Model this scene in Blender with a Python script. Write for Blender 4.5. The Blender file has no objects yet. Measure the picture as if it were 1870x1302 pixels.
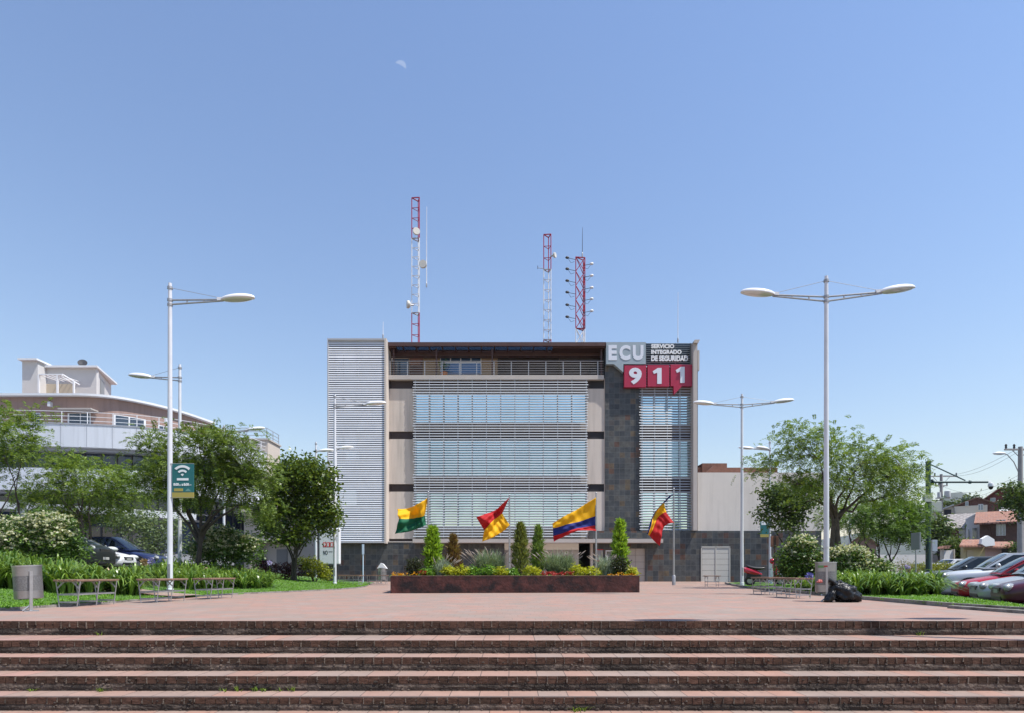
import bpy, bmesh, math, random
import numpy as np
from mathutils import Vector, Matrix, Quaternion
R = math.radians
sc = bpy.context.scene
COL = sc.collection
# ------------------------------------------------------------------ camera, sky, sun, exposure
F, HZ, CX, EYE = 1150.0, 1045.0, 935.0, 0.575      # focal length / horizon / centre in photo pixels, eye above the plaza
cd = bpy.data.cameras.new('camera'); cam = bpy.data.objects.new('camera', cd); COL.objects.link(cam)
cd.sensor_width = 36.0; cd.lens = 36.0 * F / 1870.0; cd.shift_y = (HZ - 651.0) / 1870.0
cd.clip_end = 6000.0; cd.clip_start = 0.05
cam.location = (0, 0, EYE); cam.rotation_euler = (R(90), 0, 0)
sc.camera = cam
SUN = Vector((0.49, -0.19, 1.0)).normalized()
w = bpy.data.worlds.new('World'); sc.world = w; w.use_nodes = True
nt = w.node_tree
sky = nt.nodes.new('ShaderNodeTexSky'); sky.sky_type = 'NISHITA'; sky.sun_disc = False
sky.sun_elevation = math.asin(SUN.z); sky.sun_rotation = math.atan2(SUN.x, SUN.y)
sky.altitude = 0.0; sky.air_density = 1.8; sky.dust_density = 0.0; sky.ozone_density = 3.0
bg = nt.nodes['Background']; bg.inputs['Strength'].default_value = 0.102
tint = nt.nodes.new('ShaderNodeVectorMath'); tint.operation = 'MULTIPLY'; tint.inputs[1].default_value = (.955, .948, 1.10)
nt.links.new(sky.outputs[0], tint.inputs[0]); nt.links.new(tint.outputs[0], bg.inputs['Color'])
sd = bpy.data.lights.new('sun', 'SUN'); sd.energy = 4.6; sd.angle = R(0.5); sd.color = (1.0, 0.955, 0.89)
so = bpy.data.objects.new('sun', sd); COL.objects.link(so)
so.rotation_euler = (-SUN).to_track_quat('-Z', 'Y').to_euler(); so.location = (30, -20, 60)
vs = sc.view_settings
vs.view_transform = 'Standard'; vs.look = 'None'; vs.gamma = 1.0; vs.use_curve_mapping = False; vs.exposure = 0.53
sc.cycles.max_bounces = 8; sc.cycles.transparent_max_bounces = 12

def PX(px, Y): return (px - CX) / F * Y
def PZ(py, Y): return EYE + (HZ - py) / F * Y
def P(px, py, Y): return Vector((PX(px, Y), Y, PZ(py, Y)))

# ------------------------------------------------------------------ materials
MATS = {}
def node(nt, t, **kw):
    n = nt.nodes.new(t)
    for k, v in kw.items(): setattr(n, k, v)
    return n
def base(name):
    m = bpy.data.materials.new(name); m.use_nodes = True
    return m, m.node_tree, m.node_tree.nodes['Principled BSDF']
def mat(name, col, rough=0.6, metal=0.0, noise=None, bump=None, spec=0.5, coat=0.0, dirt=None, streak=0.0):
    """principled colour, mottled by noise=(scale, amount); dirt=(colour, scale, threshold) adds stains with a shape of their own"""
    if name in MATS: return MATS[name]
    m, t, b = base(name)
    b.inputs['Roughness'].default_value = rough; b.inputs['Metallic'].default_value = metal
    b.inputs['Specular IOR Level'].default_value = spec; b.inputs['Coat Weight'].default_value = coat
    c4 = (*col, 1.0); b.inputs['Base Color'].default_value = c4
    out = None
    tc = node(t, 'ShaderNodeNewGeometry')
    if noise:
        n = node(t, 'ShaderNodeTexNoise'); n.inputs['Scale'].default_value = noise[0]; n.inputs['Detail'].default_value = 6
        n.inputs['Roughness'].default_value = 0.65
        t.links.new(tc.outputs['Position'], n.inputs['Vector'])
        mr = node(t, 'ShaderNodeMapRange'); mr.inputs[1].default_value = 0.25; mr.inputs[2].default_value = 0.75
        mr.inputs[3].default_value = 1 - noise[1]; mr.inputs[4].default_value = 1 + noise[1]
        t.links.new(n.outputs['Fac'], mr.inputs[0])
        mx = node(t, 'ShaderNodeVectorMath', operation='SCALE'); mx.inputs[0].default_value = col
        t.links.new(mr.outputs[0], mx.inputs['Scale']); out = mx.outputs[0]
    if dirt:
        n = node(t, 'ShaderNodeTexNoise'); n.inputs['Scale'].default_value = dirt[1]; n.inputs['Detail'].default_value = 8
        n.inputs['Roughness'].default_value = 0.7
        t.links.new(tc.outputs['Position'], n.inputs['Vector'])
        mr = node(t, 'ShaderNodeMapRange'); mr.inputs[1].default_value = dirt[2]; mr.inputs[2].default_value = dirt[2] + 0.15
        t.links.new(n.outputs['Fac'], mr.inputs[0])
        mx = node(t, 'ShaderNodeMix', data_type='RGBA'); mx.inputs[6].default_value = c4; mx.inputs[7].default_value = (*dirt[0], 1)
        if out: t.links.new(out, mx.inputs[6])
        t.links.new(mr.outputs[0], mx.inputs[0]); out = mx.outputs[2]
    if streak:      # rain runs: noise drawn out downwards
        mp = node(t, 'ShaderNodeMapping'); mp.inputs['Scale'].default_value = (2.6, 2.6, .16); t.links.new(tc.outputs['Position'], mp.inputs[0])
        n = node(t, 'ShaderNodeTexNoise'); n.inputs['Scale'].default_value = 1.6; n.inputs['Detail'].default_value = 6; t.links.new(mp.outputs[0], n.inputs['Vector'])
        mr = node(t, 'ShaderNodeMapRange'); mr.inputs[1].default_value = .48; mr.inputs[2].default_value = .75; mr.inputs[3].default_value = 1; mr.inputs[4].default_value = 1 - streak; t.links.new(n.outputs['Fac'], mr.inputs[0])
        mx = node(t, 'ShaderNodeVectorMath', operation='SCALE'); mx.inputs[0].default_value = col
        if out: t.links.new(out, mx.inputs[0])
        t.links.new(mr.outputs[0], mx.inputs['Scale']); out = mx.outputs[0]
    if out: t.links.new(out, b.inputs['Base Color'])
    if bump:
        n = node(t, 'ShaderNodeTexNoise'); n.inputs['Scale'].default_value = bump[0]; n.inputs['Detail'].default_value = 5
        t.links.new(tc.outputs['Position'], n.inputs['Vector'])
        bp = node(t, 'ShaderNodeBump'); bp.inputs['Strength'].default_value = bump[1]; bp.inputs['Distance'].default_value = 0.03
        t.links.new(n.outputs['Fac'], bp.inputs['Height']); t.links.new(bp.outputs[0], b.inputs['Normal'])
    MATS[name] = m
    return m

def tile_mat(name, size, stops, mortar, mw=0.03, axes=(0, 1), rough=0.6, offset=0.0, bump=0.3, fine=0.18, fscale=9.0, spec=0.4, stain=None, spots=None):
    """square tiles, each with its own colour out of the ramp «stops», thin joints between them"""
    m, t, b = base(name)
    b.inputs['Roughness'].default_value = rough; b.inputs['Specular IOR Level'].default_value = spec
    g = node(t, 'ShaderNodeNewGeometry'); sp = node(t, 'ShaderNodeSeparateXYZ'); t.links.new(g.outputs['Position'], sp.inputs[0])
    def M(op, a, b_=None):
        n = node(t, 'ShaderNodeMath', operation=op)
        for i, v in enumerate((a, b_)):
            if v is None: continue
            if isinstance(v, (int, float)): n.inputs[i].default_value = v
            else: t.links.new(v, n.inputs[i])
        return n.outputs[0]
    sx, sy = (size if isinstance(size, tuple) else (size, size))
    v = M('DIVIDE', sp.outputs[axes[1]], sy)
    row = M('FLOOR', v)
    u = M('ADD', M('DIVIDE', sp.outputs[axes[0]], sx), M('MULTIPLY', row, offset))
    cu = M('FLOOR', u)
    cb = node(t, 'ShaderNodeCombineXYZ'); t.links.new(cu, cb.inputs[0]); t.links.new(row, cb.inputs[1])
    wn = node(t, 'ShaderNodeTexWhiteNoise', noise_dimensions='2D'); t.links.new(cb.outputs[0], wn.inputs['Vector'])
    cr = node(t, 'ShaderNodeValToRGB'); cr.color_ramp.interpolation = 'LINEAR'
    e = cr.color_ramp.elements
    for i, (p, c) in enumerate(stops):
        el = e[i] if i < 2 else e.new(p)
        el.position = p; el.color = (*c, 1)
    t.links.new(wn.outputs['Value'], cr.inputs[0])
    nz = node(t, 'ShaderNodeTexNoise'); nz.inputs['Scale'].default_value = fscale; nz.inputs['Detail'].default_value = 7; nz.inputs['Roughness'].default_value = .7
    t.links.new(g.outputs['Position'], nz.inputs['Vector'])
    mr = node(t, 'ShaderNodeMapRange'); mr.inputs[1].default_value = .25; mr.inputs[2].default_value = .75
    mr.inputs[3].default_value = 1 - fine; mr.inputs[4].default_value = 1 + fine; t.links.new(nz.outputs['Fac'], mr.inputs[0])
    sca = node(t, 'ShaderNodeVectorMath', operation='SCALE'); t.links.new(cr.outputs[0], sca.inputs[0]); t.links.new(mr.outputs[0], sca.inputs['Scale'])
    colout = sca.outputs[0]
    if stain:
        n2 = node(t, 'ShaderNodeTexNoise'); n2.inputs['Scale'].default_value = stain[1]; n2.inputs['Detail'].default_value = 7
        t.links.new(g.outputs['Position'], n2.inputs['Vector'])
        m2 = node(t, 'ShaderNodeMapRange'); m2.inputs[1].default_value = stain[2]; m2.inputs[2].default_value = stain[2] + .25; m2.inputs[4].default_value = stain[3]
        t.links.new(n2.outputs['Fac'], m2.inputs[0])
        x2 = node(t, 'ShaderNodeMix', data_type='RGBA'); t.links.new(colout, x2.inputs[6]); x2.inputs[7].default_value = (*stain[0], 1); t.links.new(m2.outputs[0], x2.inputs[0])
        colout = x2.outputs[2]
    if spots:       # small dark marks: (colour, scale, threshold)
        n3 = node(t, 'ShaderNodeTexNoise'); n3.inputs['Scale'].default_value = spots[1]; n3.inputs['Detail'].default_value = 4
        t.links.new(g.outputs['Position'], n3.inputs['Vector'])
        m3 = node(t, 'ShaderNodeMapRange'); m3.inputs[1].default_value = spots[2]; m3.inputs[2].default_value = spots[2] + .05; m3.inputs[4].default_value = .75
        t.links.new(n3.outputs['Fac'], m3.inputs[0])
        x3 = node(t, 'ShaderNodeMix', data_type='RGBA'); t.links.new(colout, x3.inputs[6]); x3.inputs[7].default_value = (*spots[0], 1); t.links.new(m3.outputs[0], x3.inputs[0])
        colout = x3.outputs[2]
    fu, fv = M('FRACT', u), M('FRACT', v)
    du = M('MINIMUM', fu, M('SUBTRACT', 1.0, fu)); dv = M('MINIMUM', fv, M('SUBTRACT', 1.0, fv))
    joint = M('LESS_THAN', M('MINIMUM', du, dv), mw)
    mx = node(t, 'ShaderNodeMix', data_type='RGBA'); mx.inputs[7].default_value = (*mortar, 1)
    t.links.new(joint, mx.inputs[0]); t.links.new(colout, mx.inputs[6]); t.links.new(mx.outputs[2], b.inputs['Base Color'])
    hh = M('ADD', M('MULTIPLY', joint, -1.0), M('MULTIPLY', nz.outputs['Fac'], .5))
    bp = node(t, 'ShaderNodeBump'); bp.inputs['Strength'].default_value = bump; bp.inputs['Distance'].default_value = 0.01
    t.links.new(hh, bp.inputs['Height']); t.links.new(bp.outputs[0], b.inputs['Normal'])
    MATS[name] = m
    return m

def leaf_mat(name, c1, c2, rough=0.45, trans=0.3, spec=0.35):
    """leaves: each one its own colour between c1 and c2, with light coming through"""
    if name in MATS: return MATS[name]
    m, t, b = base(name)
    g = node(t, 'ShaderNodeNewGeometry')
    cr = node(t, 'ShaderNodeMix', data_type='RGBA'); cr.inputs[6].default_value = (*c1, 1); cr.inputs[7].default_value = (*c2, 1)
    t.links.new(g.outputs['Random Per Island'], cr.inputs[0])
    t.links.new(cr.outputs[2], b.inputs['Base Color'])
    b.inputs['Roughness'].default_value = rough; b.inputs['Specular IOR Level'].default_value = spec
    tr = node(t, 'ShaderNodeBsdfTranslucent')
    tm = node(t, 'ShaderNodeVectorMath', operation='MULTIPLY'); tm.inputs[1].default_value = (1.25, 1.2, .6)
    t.links.new(cr.outputs[2], tm.inputs[0]); t.links.new(tm.outputs[0], tr.inputs['Color'])
    ms = node(t, 'ShaderNodeMixShader'); ms.inputs[0].default_value = trans
    t.links.new(b.outputs[0], ms.inputs[1]); t.links.new(tr.outputs[0], ms.inputs[2])
    t.links.new(ms.outputs[0], t.nodes['Material Output'].inputs['Surface'])
    MATS[name] = m
    return m

white_paint = mat('white paint', (.72, .73, .75), .35, noise=(3, .05))
pole_white = mat('white pole paint', (.62, .64, .68), .36, noise=(2.5, .08), dirt=((.40, .39, .37), 3.5, .62), streak=.2)
steel = mat('brushed steel', (.42, .42, .43), .38, .85, noise=(20, .12))
grey_steel = mat('galvanised steel', (.36, .36, .37), .5, .6, noise=(12, .15))
dark_steel = mat('dark steel', (.06, .06, .065), .45, .3)
cream = mat('pale plaster', (.565, .50, .445), .85, noise=(.8, .05), bump=(60, .15), streak=.22)
cream_dark = mat('grey beige plaster', (.46, .42, .385), .85, noise=(.8, .06), bump=(60, .15))
brown_band = mat('dark brown band', (.035, .021, .02), .6, noise=(3, .2))
brown_steel = mat('brown steel', (.07, .03, .024), .5, noise=(3, .2))
louver_white = mat('white louver paint', (.75, .76, .79), .35, noise=(1.5, .06))
louver_grey = mat('pale grey louver paint', (.40, .425, .455), .38, noise=(1.5, .05))
louver_backlit = mat('backlit louver grey', (.20, .24, .28), .4, noise=(1.5, .08))  # the upper slats' backlit shade is put into this darker colour
dark_inside = mat('dark interior', (.022, .022, .026), .8, noise=(2, .2))
glass_blue = mat('coated blue glass', (.70, .85, .87), .07, 1.0, noise=(.35, .2))
glass_dark = mat('dark window glass', (.035, .05, .075), .06, .0, spec=.9)
slate = tile_mat('slate tiles', .352, [(0, (.036, .040, .046)), (.3, (.052, .058, .064)), (.58, (.068, .072, .074)), (.80, (.084, .080, .072)), (.89, (.055, .048, .050)), (.94, (.105, .080, .052)), (.97, (.10, .055, .038)), (1, (.075, .040, .034))],
                 (.105, .108, .11), .022, (0, 2), .45, bump=.4, fine=.48, fscale=3.2)
PAVE = [(0, (.27, .205, .17)), (.3, (.31, .20, .158)), (.6, (.335, .195, .148)), (.85, (.28, .215, .18)), (1, (.345, .195, .155))]
paving = tile_mat('pink paving', .285, PAVE, (.19, .14, .115), .010, (0, 1), .75, offset=.37, bump=.3, fine=.16, fscale=2.2, stain=((.24, .195, .16), .8, .45, .7), spots=((.13, .10, .09), 5.5, .69))
tread_pave = tile_mat('pink tread slabs', (.285, 2.0), PAVE, (.105, .078, .066), .014, (0, 1), .75, offset=.37, bump=.4, fine=.18, fscale=3.2, stain=((.22, .18, .155), 1.2, .50, .6), spots=((.10, .08, .07), 9, .68))
brick_dirty = leaf_mat('mossy brick', (.056, .035, .025), (.10, .054, .038), .9, 0.0, .2)
def dirty(m, scale=13, amt=1.0):
    t = m.node_tree; b = t.nodes['Principled BSDF']
    src = b.inputs['Base Color'].links[0].from_socket
    g = node(t, 'ShaderNodeNewGeometry'); n = node(t, 'ShaderNodeTexNoise'); n.inputs['Scale'].default_value = scale; n.inputs['Detail'].default_value = 8; n.inputs['Roughness'].default_value = .75
    mp = node(t, 'ShaderNodeMapping'); mp.inputs['Scale'].default_value = (1, 1, 3.2); t.links.new(g.outputs['Position'], mp.inputs[0]); t.links.new(mp.outputs[0], n.inputs['Vector'])
    cr = node(t, 'ShaderNodeMapRange'); cr.inputs[1].default_value = .3; cr.inputs[2].default_value = .7; cr.inputs[3].default_value = 1 - amt * .75; cr.inputs[4].default_value = 1 + amt * .6
    t.links.new(n.outputs['Fac'], cr.inputs[0])
    s = node(t, 'ShaderNodeVectorMath', operation='SCALE'); t.links.new(src, s.inputs[0]); t.links.new(cr.outputs[0], s.inputs['Scale']); t.links.new(s.outputs[0], b.inputs['Base Color'])
    bp = node(t, 'ShaderNodeBump'); bp.inputs['Strength'].default_value = .7; bp.inputs['Distance'].default_value = .02
    t.links.new(n.outputs['Fac'], bp.inputs['Height']); t.links.new(bp.outputs[0], b.inputs['Normal'])
dirty(brick_dirty)
mortar_m = mat('old mortar', (.15, .118, .092), .95, noise=(18, .5), dirt=((.05, .038, .03), 6, .46), bump=(40, .8))
riser_conc = mat('stained concrete', (.12, .09, .072), .95, noise=(11, .5), dirt=((.031, .023, .018), 2.1, .40), bump=(30, .8))
grass_base = mat('lawn soil', (.07, .15, .02), .95, noise=(6, .35), dirt=((.09, .15, .03), 1.4, .5), bump=(50, .8))
soil = mat('soil', (.06, .045, .03), .95, noise=(8, .4), bump=(20, .8))
asphalt = mat('asphalt', (.055, .055, .057), .9, noise=(3, .2), bump=(80, .3))
concrete = mat('concrete kerb', (.25, .23, .21), .9, noise=(5, .25), dirt=((.09, .08, .07), 2, .5), bump=(40, .4))
earth = mat('far ground', (.10, .11, .07), .95, noise=(.05, .3))
wood = mat('weathered wood', (.21, .125, .085), .75, noise=(14, .35), bump=(30, .4))
red_paint = mat('red mast paint', (.36, .02, .05), .45, noise=(4, .1))
bark = mat('bark', (.085, .065, .05), .9, noise=(9, .4), bump=(22, .9))
bark_dark = mat('dark bark', (.05, .04, .032), .9, noise=(9, .4), bump=(22, .9))
rubber = mat('rubber', (.018, .018, .019), .8)
black_plastic = mat('black plastic', (.012, .012, .013), .38)
chrome = mat('lamp lens', (.62, .66, .68), .12, .25, coat=1.0)
car_glass = mat('car window glass', (.012, .018, .022), .04, 0, spec=.6)

# ------------------------------------------------------------------ mesh helpers
TURN = None
class MB:
    def __init__(s): s.v = []; s.f = []; s.m = []; s.cur = 0
    def quad(s, *pts):
        n = len(s.v); s.v += [tuple(p) for p in pts]; s.f.append(tuple(range(n, n + len(pts)))); s.m.append(s.cur)
    def box(s, x0, x1, y0, y1, z0, z1, M=None):
        n = len(s.v)
        p = [Vector((x, y, z)) for z in (z0, z1) for y in (y0, y1) for x in (x0, x1)]
        if M: p = [M @ q for q in p]
        s.v += [tuple(q) for q in p]
        for f in ((0, 2, 3, 1), (4, 5, 7, 6), (0, 1, 5, 4), (2, 6, 7, 3), (0, 4, 6, 2), (1, 3, 7, 5)):
            s.f.append(tuple(n + i for i in f)); s.m.append(s.cur)
        return s
    def pbox(s, px0, px1, py0, py1, Y, depth):
        """a box whose front face fills these photo pixels at distance Y"""
        return s.box(PX(px0, Y), PX(px1, Y), Y, Y + depth, PZ(py1, Y), PZ(py0, Y))
    def tube(s, pts, r, seg=8, cap=True):
        pts = [Vector(p) for p in pts]; k = len(pts)
        rs = r if isinstance(r, (list, tuple)) else [r] * k
        n0 = len(s.v); ref = None
        for i, p in enumerate(pts):
            d = (pts[min(i + 1, k - 1)] - pts[max(i - 1, 0)])
            d = d.normalized() if d.length > 1e-9 else Vector((0, 0, 1))
            if ref is None:
                ref = Vector((1, 0, 0)) if abs(d.x) < .9 else Vector((0, 1, 0))
            a = (ref - d * ref.dot(d)).normalized(); ref = a; b = d.cross(a)
            for j in range(seg):
                t = 2 * math.pi * j / seg
                s.v.append(tuple(p + (a * math.cos(t) + b * math.sin(t)) * rs[i]))
        for i in range(k - 1):
            for j in range(seg):
                a0 = n0 + i * seg + j; a1 = n0 + i * seg + (j + 1) % seg
                s.f.append((a0, a1, a1 + seg, a0 + seg)); s.m.append(s.cur)
        if cap:
            s.f.append(tuple(n0 + j for j in reversed(range(seg)))); s.m.append(s.cur)
            s.f.append(tuple(n0 + (k - 1) * seg + j for j in range(seg))); s.m.append(s.cur)
        return s
    def lathe(s, prof, c=(0, 0, 0), seg=20, M=None, cap=True):
        n0 = len(s.v); c = Vector(c)
        for r, z in prof:
            for j in range(seg):
                t = 2 * math.pi * j / seg
                p = Vector((r * math.cos(t), r * math.sin(t), z))
                if M: p = M @ p
                s.v.append(tuple(p + c))
        for i in range(len(prof) - 1):
            for j in range(seg):
                a0 = n0 + i * seg + j; a1 = n0 + i * seg + (j + 1) % seg
                s.f.append((a0, a1, a1 + seg, a0 + seg)); s.m.append(s.cur)
        if cap:
            s.f.append(tuple(n0 + j for j in reversed(range(seg)))); s.m.append(s.cur)
            s.f.append(tuple(n0 + (len(prof) - 1) * seg + j for j in range(seg))); s.m.append(s.cur)
        return s
    def prism(s, poly, ax='y', lo=0.0, hi=1.0):
        """polygon extruded along an axis; poly in the two other axes"""
        n = len(poly); n0 = len(s.v)
        for d in (lo, hi):
            for a, b in poly:
                s.v.append((a, d, b) if ax == 'y' else ((d, a, b) if ax == 'x' else (a, b, d)))
        s.f.append(tuple(n0 + i for i in range(n))); s.m.append(s.cur)
        s.f.append(tuple(n0 + n + i for i in reversed(range(n)))); s.m.append(s.cur)
        for i in range(n):
            j = (i + 1) % n
            s.f.append((n0 + j, n0 + i, n0 + n + i, n0 + n + j)); s.m.append(s.cur)
        return s
    def ell(s, c, r, seg=16, rings=10, M=None, z0=-1.0, z1=1.0):
        prof = []
        for i in range(rings + 1):
            t = math.asin(z0) + (math.asin(z1) - math.asin(z0)) * i / rings
            prof.append((max(math.cos(t), 1e-4), math.sin(t)))
        S = Matrix.Diagonal((*r, 1))
        return s.lathe(prof, c, seg, (M @ S) if M else S)
    def build(s, name, mats, parent=None, smooth=None, bevel=0.0):
        if TURN:      # a house that faces down the street: narrowed to its real width, then turned about its front
            xc, yc, th = TURN; co, si = math.cos(th), math.sin(th)
            s.v = [(xc + (x - xc) * co * co + (y - yc) * si, yc - (x - xc) * co * si + (y - yc) * co, z) for x, y, z in s.v]
        me = bpy.data.meshes.new(name); me.from_pydata(s.v, [], s.f)
        mats = mats if isinstance(mats, (list, tuple)) else [mats]
        for m in mats: me.materials.append(m)
        if len(mats) > 1: me.polygons.foreach_set('material_index', s.m)
        bm = bmesh.new(); bm.from_mesh(me); bmesh.ops.recalc_face_normals(bm, faces=bm.faces[:]); bm.to_mesh(me); bm.free()
        if smooth is not None:
            me.polygons.foreach_set('use_smooth', [True] * len(me.polygons)); me.set_sharp_from_angle(angle=R(smooth))
        me.update()
        o = bpy.data.objects.new(name, me); COL.objects.link(o)
        if parent: o.parent = parent
        if bevel:
            b = o.modifiers.new('edge', 'BEVEL'); b.width = bevel; b.segments = 2; b.limit_method = 'ANGLE'; b.angle_limit = R(40)
        return o
def split_build(boxes, name, m, parent):
    """each call in boxes draws one piece: every piece is a part of its own"""
    out = []
    for fn in boxes: b = MB(); fn(b); out.append(b.build(name, m, parent))
    return out
def raw(name, v, f, mats, parent=None, smooth=False, mi=None):
    me = bpy.data.meshes.new(name); me.from_pydata(v.tolist() if hasattr(v, 'tolist') else v, [], f.tolist() if hasattr(f, 'tolist') else f)
    for m in (mats if isinstance(mats, (list, tuple)) else [mats]): me.materials.append(m)
    if mi is not None: me.polygons.foreach_set('material_index', mi)
    if smooth: me.polygons.foreach_set('use_smooth', [True] * len(me.polygons))
    me.update()
    o = bpy.data.objects.new(name, me); COL.objects.link(o)
    if parent: o.parent = parent
    return o
def thing(name, label, cat, loc=(0, 0, 0), rz=0.0, group=None):
    o = bpy.data.objects.new(name, None); COL.objects.link(o); o.empty_display_size = .2
    o.location = loc; o.rotation_euler = (0, 0, rz); return tag(o, label, cat, group)
def tag(o, label=None, cat=None, group=None, kind=None):
    if label: o['label'] = label
    if cat: o['category'] = cat
    if group: o['group'] = group
    if kind: o['kind'] = kind
    return o
def struct(o): o['kind'] = 'structure'; return o
def copy_tree(o, parent=None):
    c = o.copy(); COL.objects.link(c); c.parent = parent
    for ch in list(o.children): copy_tree(ch, c)
    return c
def text_mesh(txt, x0, x1, z0, z1, Y, depth=.03, bold=0.0):
    """lettering as a mesh: fills x0..x1 by z0..z1 on the plane Y, facing the camera's side"""
    cu = bpy.data.curves.new('lettering', 'FONT'); cu.body = txt; cu.extrude = .02; cu.offset = bold; cu.resolution_u = 4
    o = bpy.data.objects.new('lettering', cu); COL.objects.link(o)
    dg = bpy.context.evaluated_depsgraph_get(); me = bpy.data.meshes.new_from_object(o.evaluated_get(dg))
    bpy.data.objects.remove(o); bpy.data.curves.remove(cu)
    co = np.array([v.co[:] for v in me.vertices]); lo, hi = co.min(0), co.max(0)
    out = np.empty_like(co)
    out[:, 0] = x0 + (co[:, 0] - lo[0]) / (hi[0] - lo[0]) * (x1 - x0)
    out[:, 2] = z0 + (co[:, 1] - lo[1]) / (hi[1] - lo[1]) * (z1 - z0)
    out[:, 1] = Y - (co[:, 2] - lo[2]) / max(hi[2] - lo[2], 1e-6) * depth
    fs = [tuple(p.vertices) for p in me.polygons]; bpy.data.meshes.remove(me)
    return out, fs
def add_text(mb, *a, **k):
    v, f = text_mesh(*a, **k); n = len(mb.v)
    mb.v += [tuple(p) for p in v]; mb.f += [tuple(n + i for i in q) for q in f]; mb.m += [mb.cur] * len(f)

# ------------------------------------------------------------------ ground, steps, plaza, lawns
rng = np.random.default_rng(7); random.seed(7)
HALF = 16.0
drops = [.170, .144, .144, .1476, .128]      # the five risers are not quite alike
Ds = [7.5, 6.935, 6.625, 6.288, 5.967]
zt = [0.0]
for d in drops: zt.append(zt[-1] - d)

mb = MB()
for k in range(1, 5): mb.box(-HALF, HALF, Ds[k] + .012, Ds[k - 1] + .05, zt[k] - .5, zt[k])
mb.box(-60, 60, -60, Ds[4] + .05, zt[5] - .5, zt[5])
struct(mb.build('steps', tread_pave))
mb = MB(); jm = MB(); cm = MB()
for k in range(5):
    y = Ds[k]; h = drops[k]; hb = h * .52; x = -7.6 + random.random() * .1
    while x < 7.6:
        wd = .1 + random.uniform(-.004, .004); g = .0042
        rec = random.uniform(-.003, .004); zj = random.uniform(-.003, .002)
        mb.box(x + g, x + wd - g, y + rec, y + .06, zt[k] - hb + .004 + zj, zt[k] - .0005 + min(zj, 0))
        if random.random() < .8:      # ridges of mortar standing proud of the joints
            t0 = random.uniform(0, .25); t1 = random.uniform(.6, 1.0) if random.random() < .8 else random.uniform(.2, .6)
            wj = random.uniform(.0035, .0085); pr = random.uniform(.003, .010); sk = random.uniform(-.004, .004)
            za, zb = zt[k] - t0 * hb, zt[k] - t1 * hb
            jm.prism([(x - wj + sk, zb), (x + wj * .7 + sk, zb - .003), (x + wj * random.uniform(.5, 1.1), za), (x - wj * random.uniform(.4, 1), za - .002)], 'y', y - pr, y + .02)
        x += wd
    # crumbling lower course: a rough strip of concrete with lumps of dirt
    n = 520; xs = np.linspace(-7.7, 7.7, n); rows = 6
    zz = np.linspace(zt[k] - hb + .002, zt[k + 1] - .002, rows)
    rough = np.interp(xs, np.linspace(-7.7, 7.7, 60), rng.random(60) ** 2)
    n0 = len(cm.v)
    for r in range(rows):
        yy = y + .004 - np.convolve(rng.random(n), np.ones(4) / 4, 'same') ** 2 * .020 * rough - (.004 if r in (2, 3) else 0)
        for i in range(n): cm.v.append((xs[i], yy[i], zz[r] + (rng.random() - .5) * .006 * (0 < r < rows - 1)))
    for r in range(rows - 1):
        for i in range(n - 1):
            a = n0 + r * n + i; cm.f.append((a, a + 1, a + 1 + n, a + n)); cm.m.append(0)
    cm.box(-HALF, HALF, y + .02, y + .07, zt[k + 1] - .1, zt[k] - .004)
for k in range(5):     # clods and crumbs of dirt caught along the risers
    for _ in range(240):
        x = random.uniform(-7, 7) if random.random() < .35 else random.choice((-5.2, -4.1, -3.0, -1.2, .4, 1.9, 3.3)) + random.gauss(0, .45)
        z = zt[k + 1] + random.random() ** 2 * drops[k] * .8; q = random.uniform(.004, .014)
        cm.ell((x, Ds[k] - .002, max(z, zt[k + 1] + q * .4)), (q * random.uniform(1, 1.8), q * .9, q), 6, 4)
struct(mb.build('step_bricks', brick_dirty)); struct(jm.build('step_mortar', mortar_m)); struct(cm.build('step_concrete', riser_conc))

mb = MB(); mb.quad((-2500, -300, -1.6), (2500, -300, -1.6), (2500, 2700, -1.6), (-2500, 2700, -1.6)); struct(mb.build('ground', earth))
mb = MB(); mb.box(-170, -14.0, 3.5, 170, -1.5, .62); struct(mb.build('street', asphalt))
mb = MB(); mb.box(11.2, 260, 2, 320, -1.5, -.38); struct(mb.build('parking_lot', asphalt))

LE = [(-9.0, 7.6), (-7.75, 9.3), (-7.62, 10.9), (-7.55, 12.0), (-7.6, 13.9), (-7.45, 15.3), (-7.25, 16.8), (-6.6, 18.6), (-5.95, 20.8), (-5.75, 23), (-6.0, 26), (-6.6, 29), (-7.6, 35), (-9, 38.5)]
RE = [(8.6, 7.0), (7.45, 8.6), (7.3, 10.4), (7.5, 13.6), (7.95, 16.7), (8.1, 19.6), (8.6, 23), (9.8, 28), (10.6, 31), (11.5, 34)]
mb = MB(); mb.prism([(-14.2, 7.512), (8.9, 7.512)] + [(x + .3, y) for x, y in RE[1:]] + [(13.2, 34.3), (13.2, 64), (-14.2, 64)], 'z', -.3, 0); struct(mb.build('plaza', paving))
def edge_x(E, y): return float(np.interp(y, [p[1] for p in E], [p[0] for p in E]))
def lawn_h(side, x, y):
    if side < 0:
        d = edge_x(LE, y) - x
        return .03 + .62 * (min(max(d / 6.2, 0), 1) ** 1.3)
    d = x - edge_x(RE, y)
    rise = .03 + .03 * min(d / 1.5, 1); drop = min(max((x - 8.15 - (y - 10.5) * .37) / 2.4, 0), 1)
    return rise - .56 * drop * drop * (3 - 2 * drop)
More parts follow.
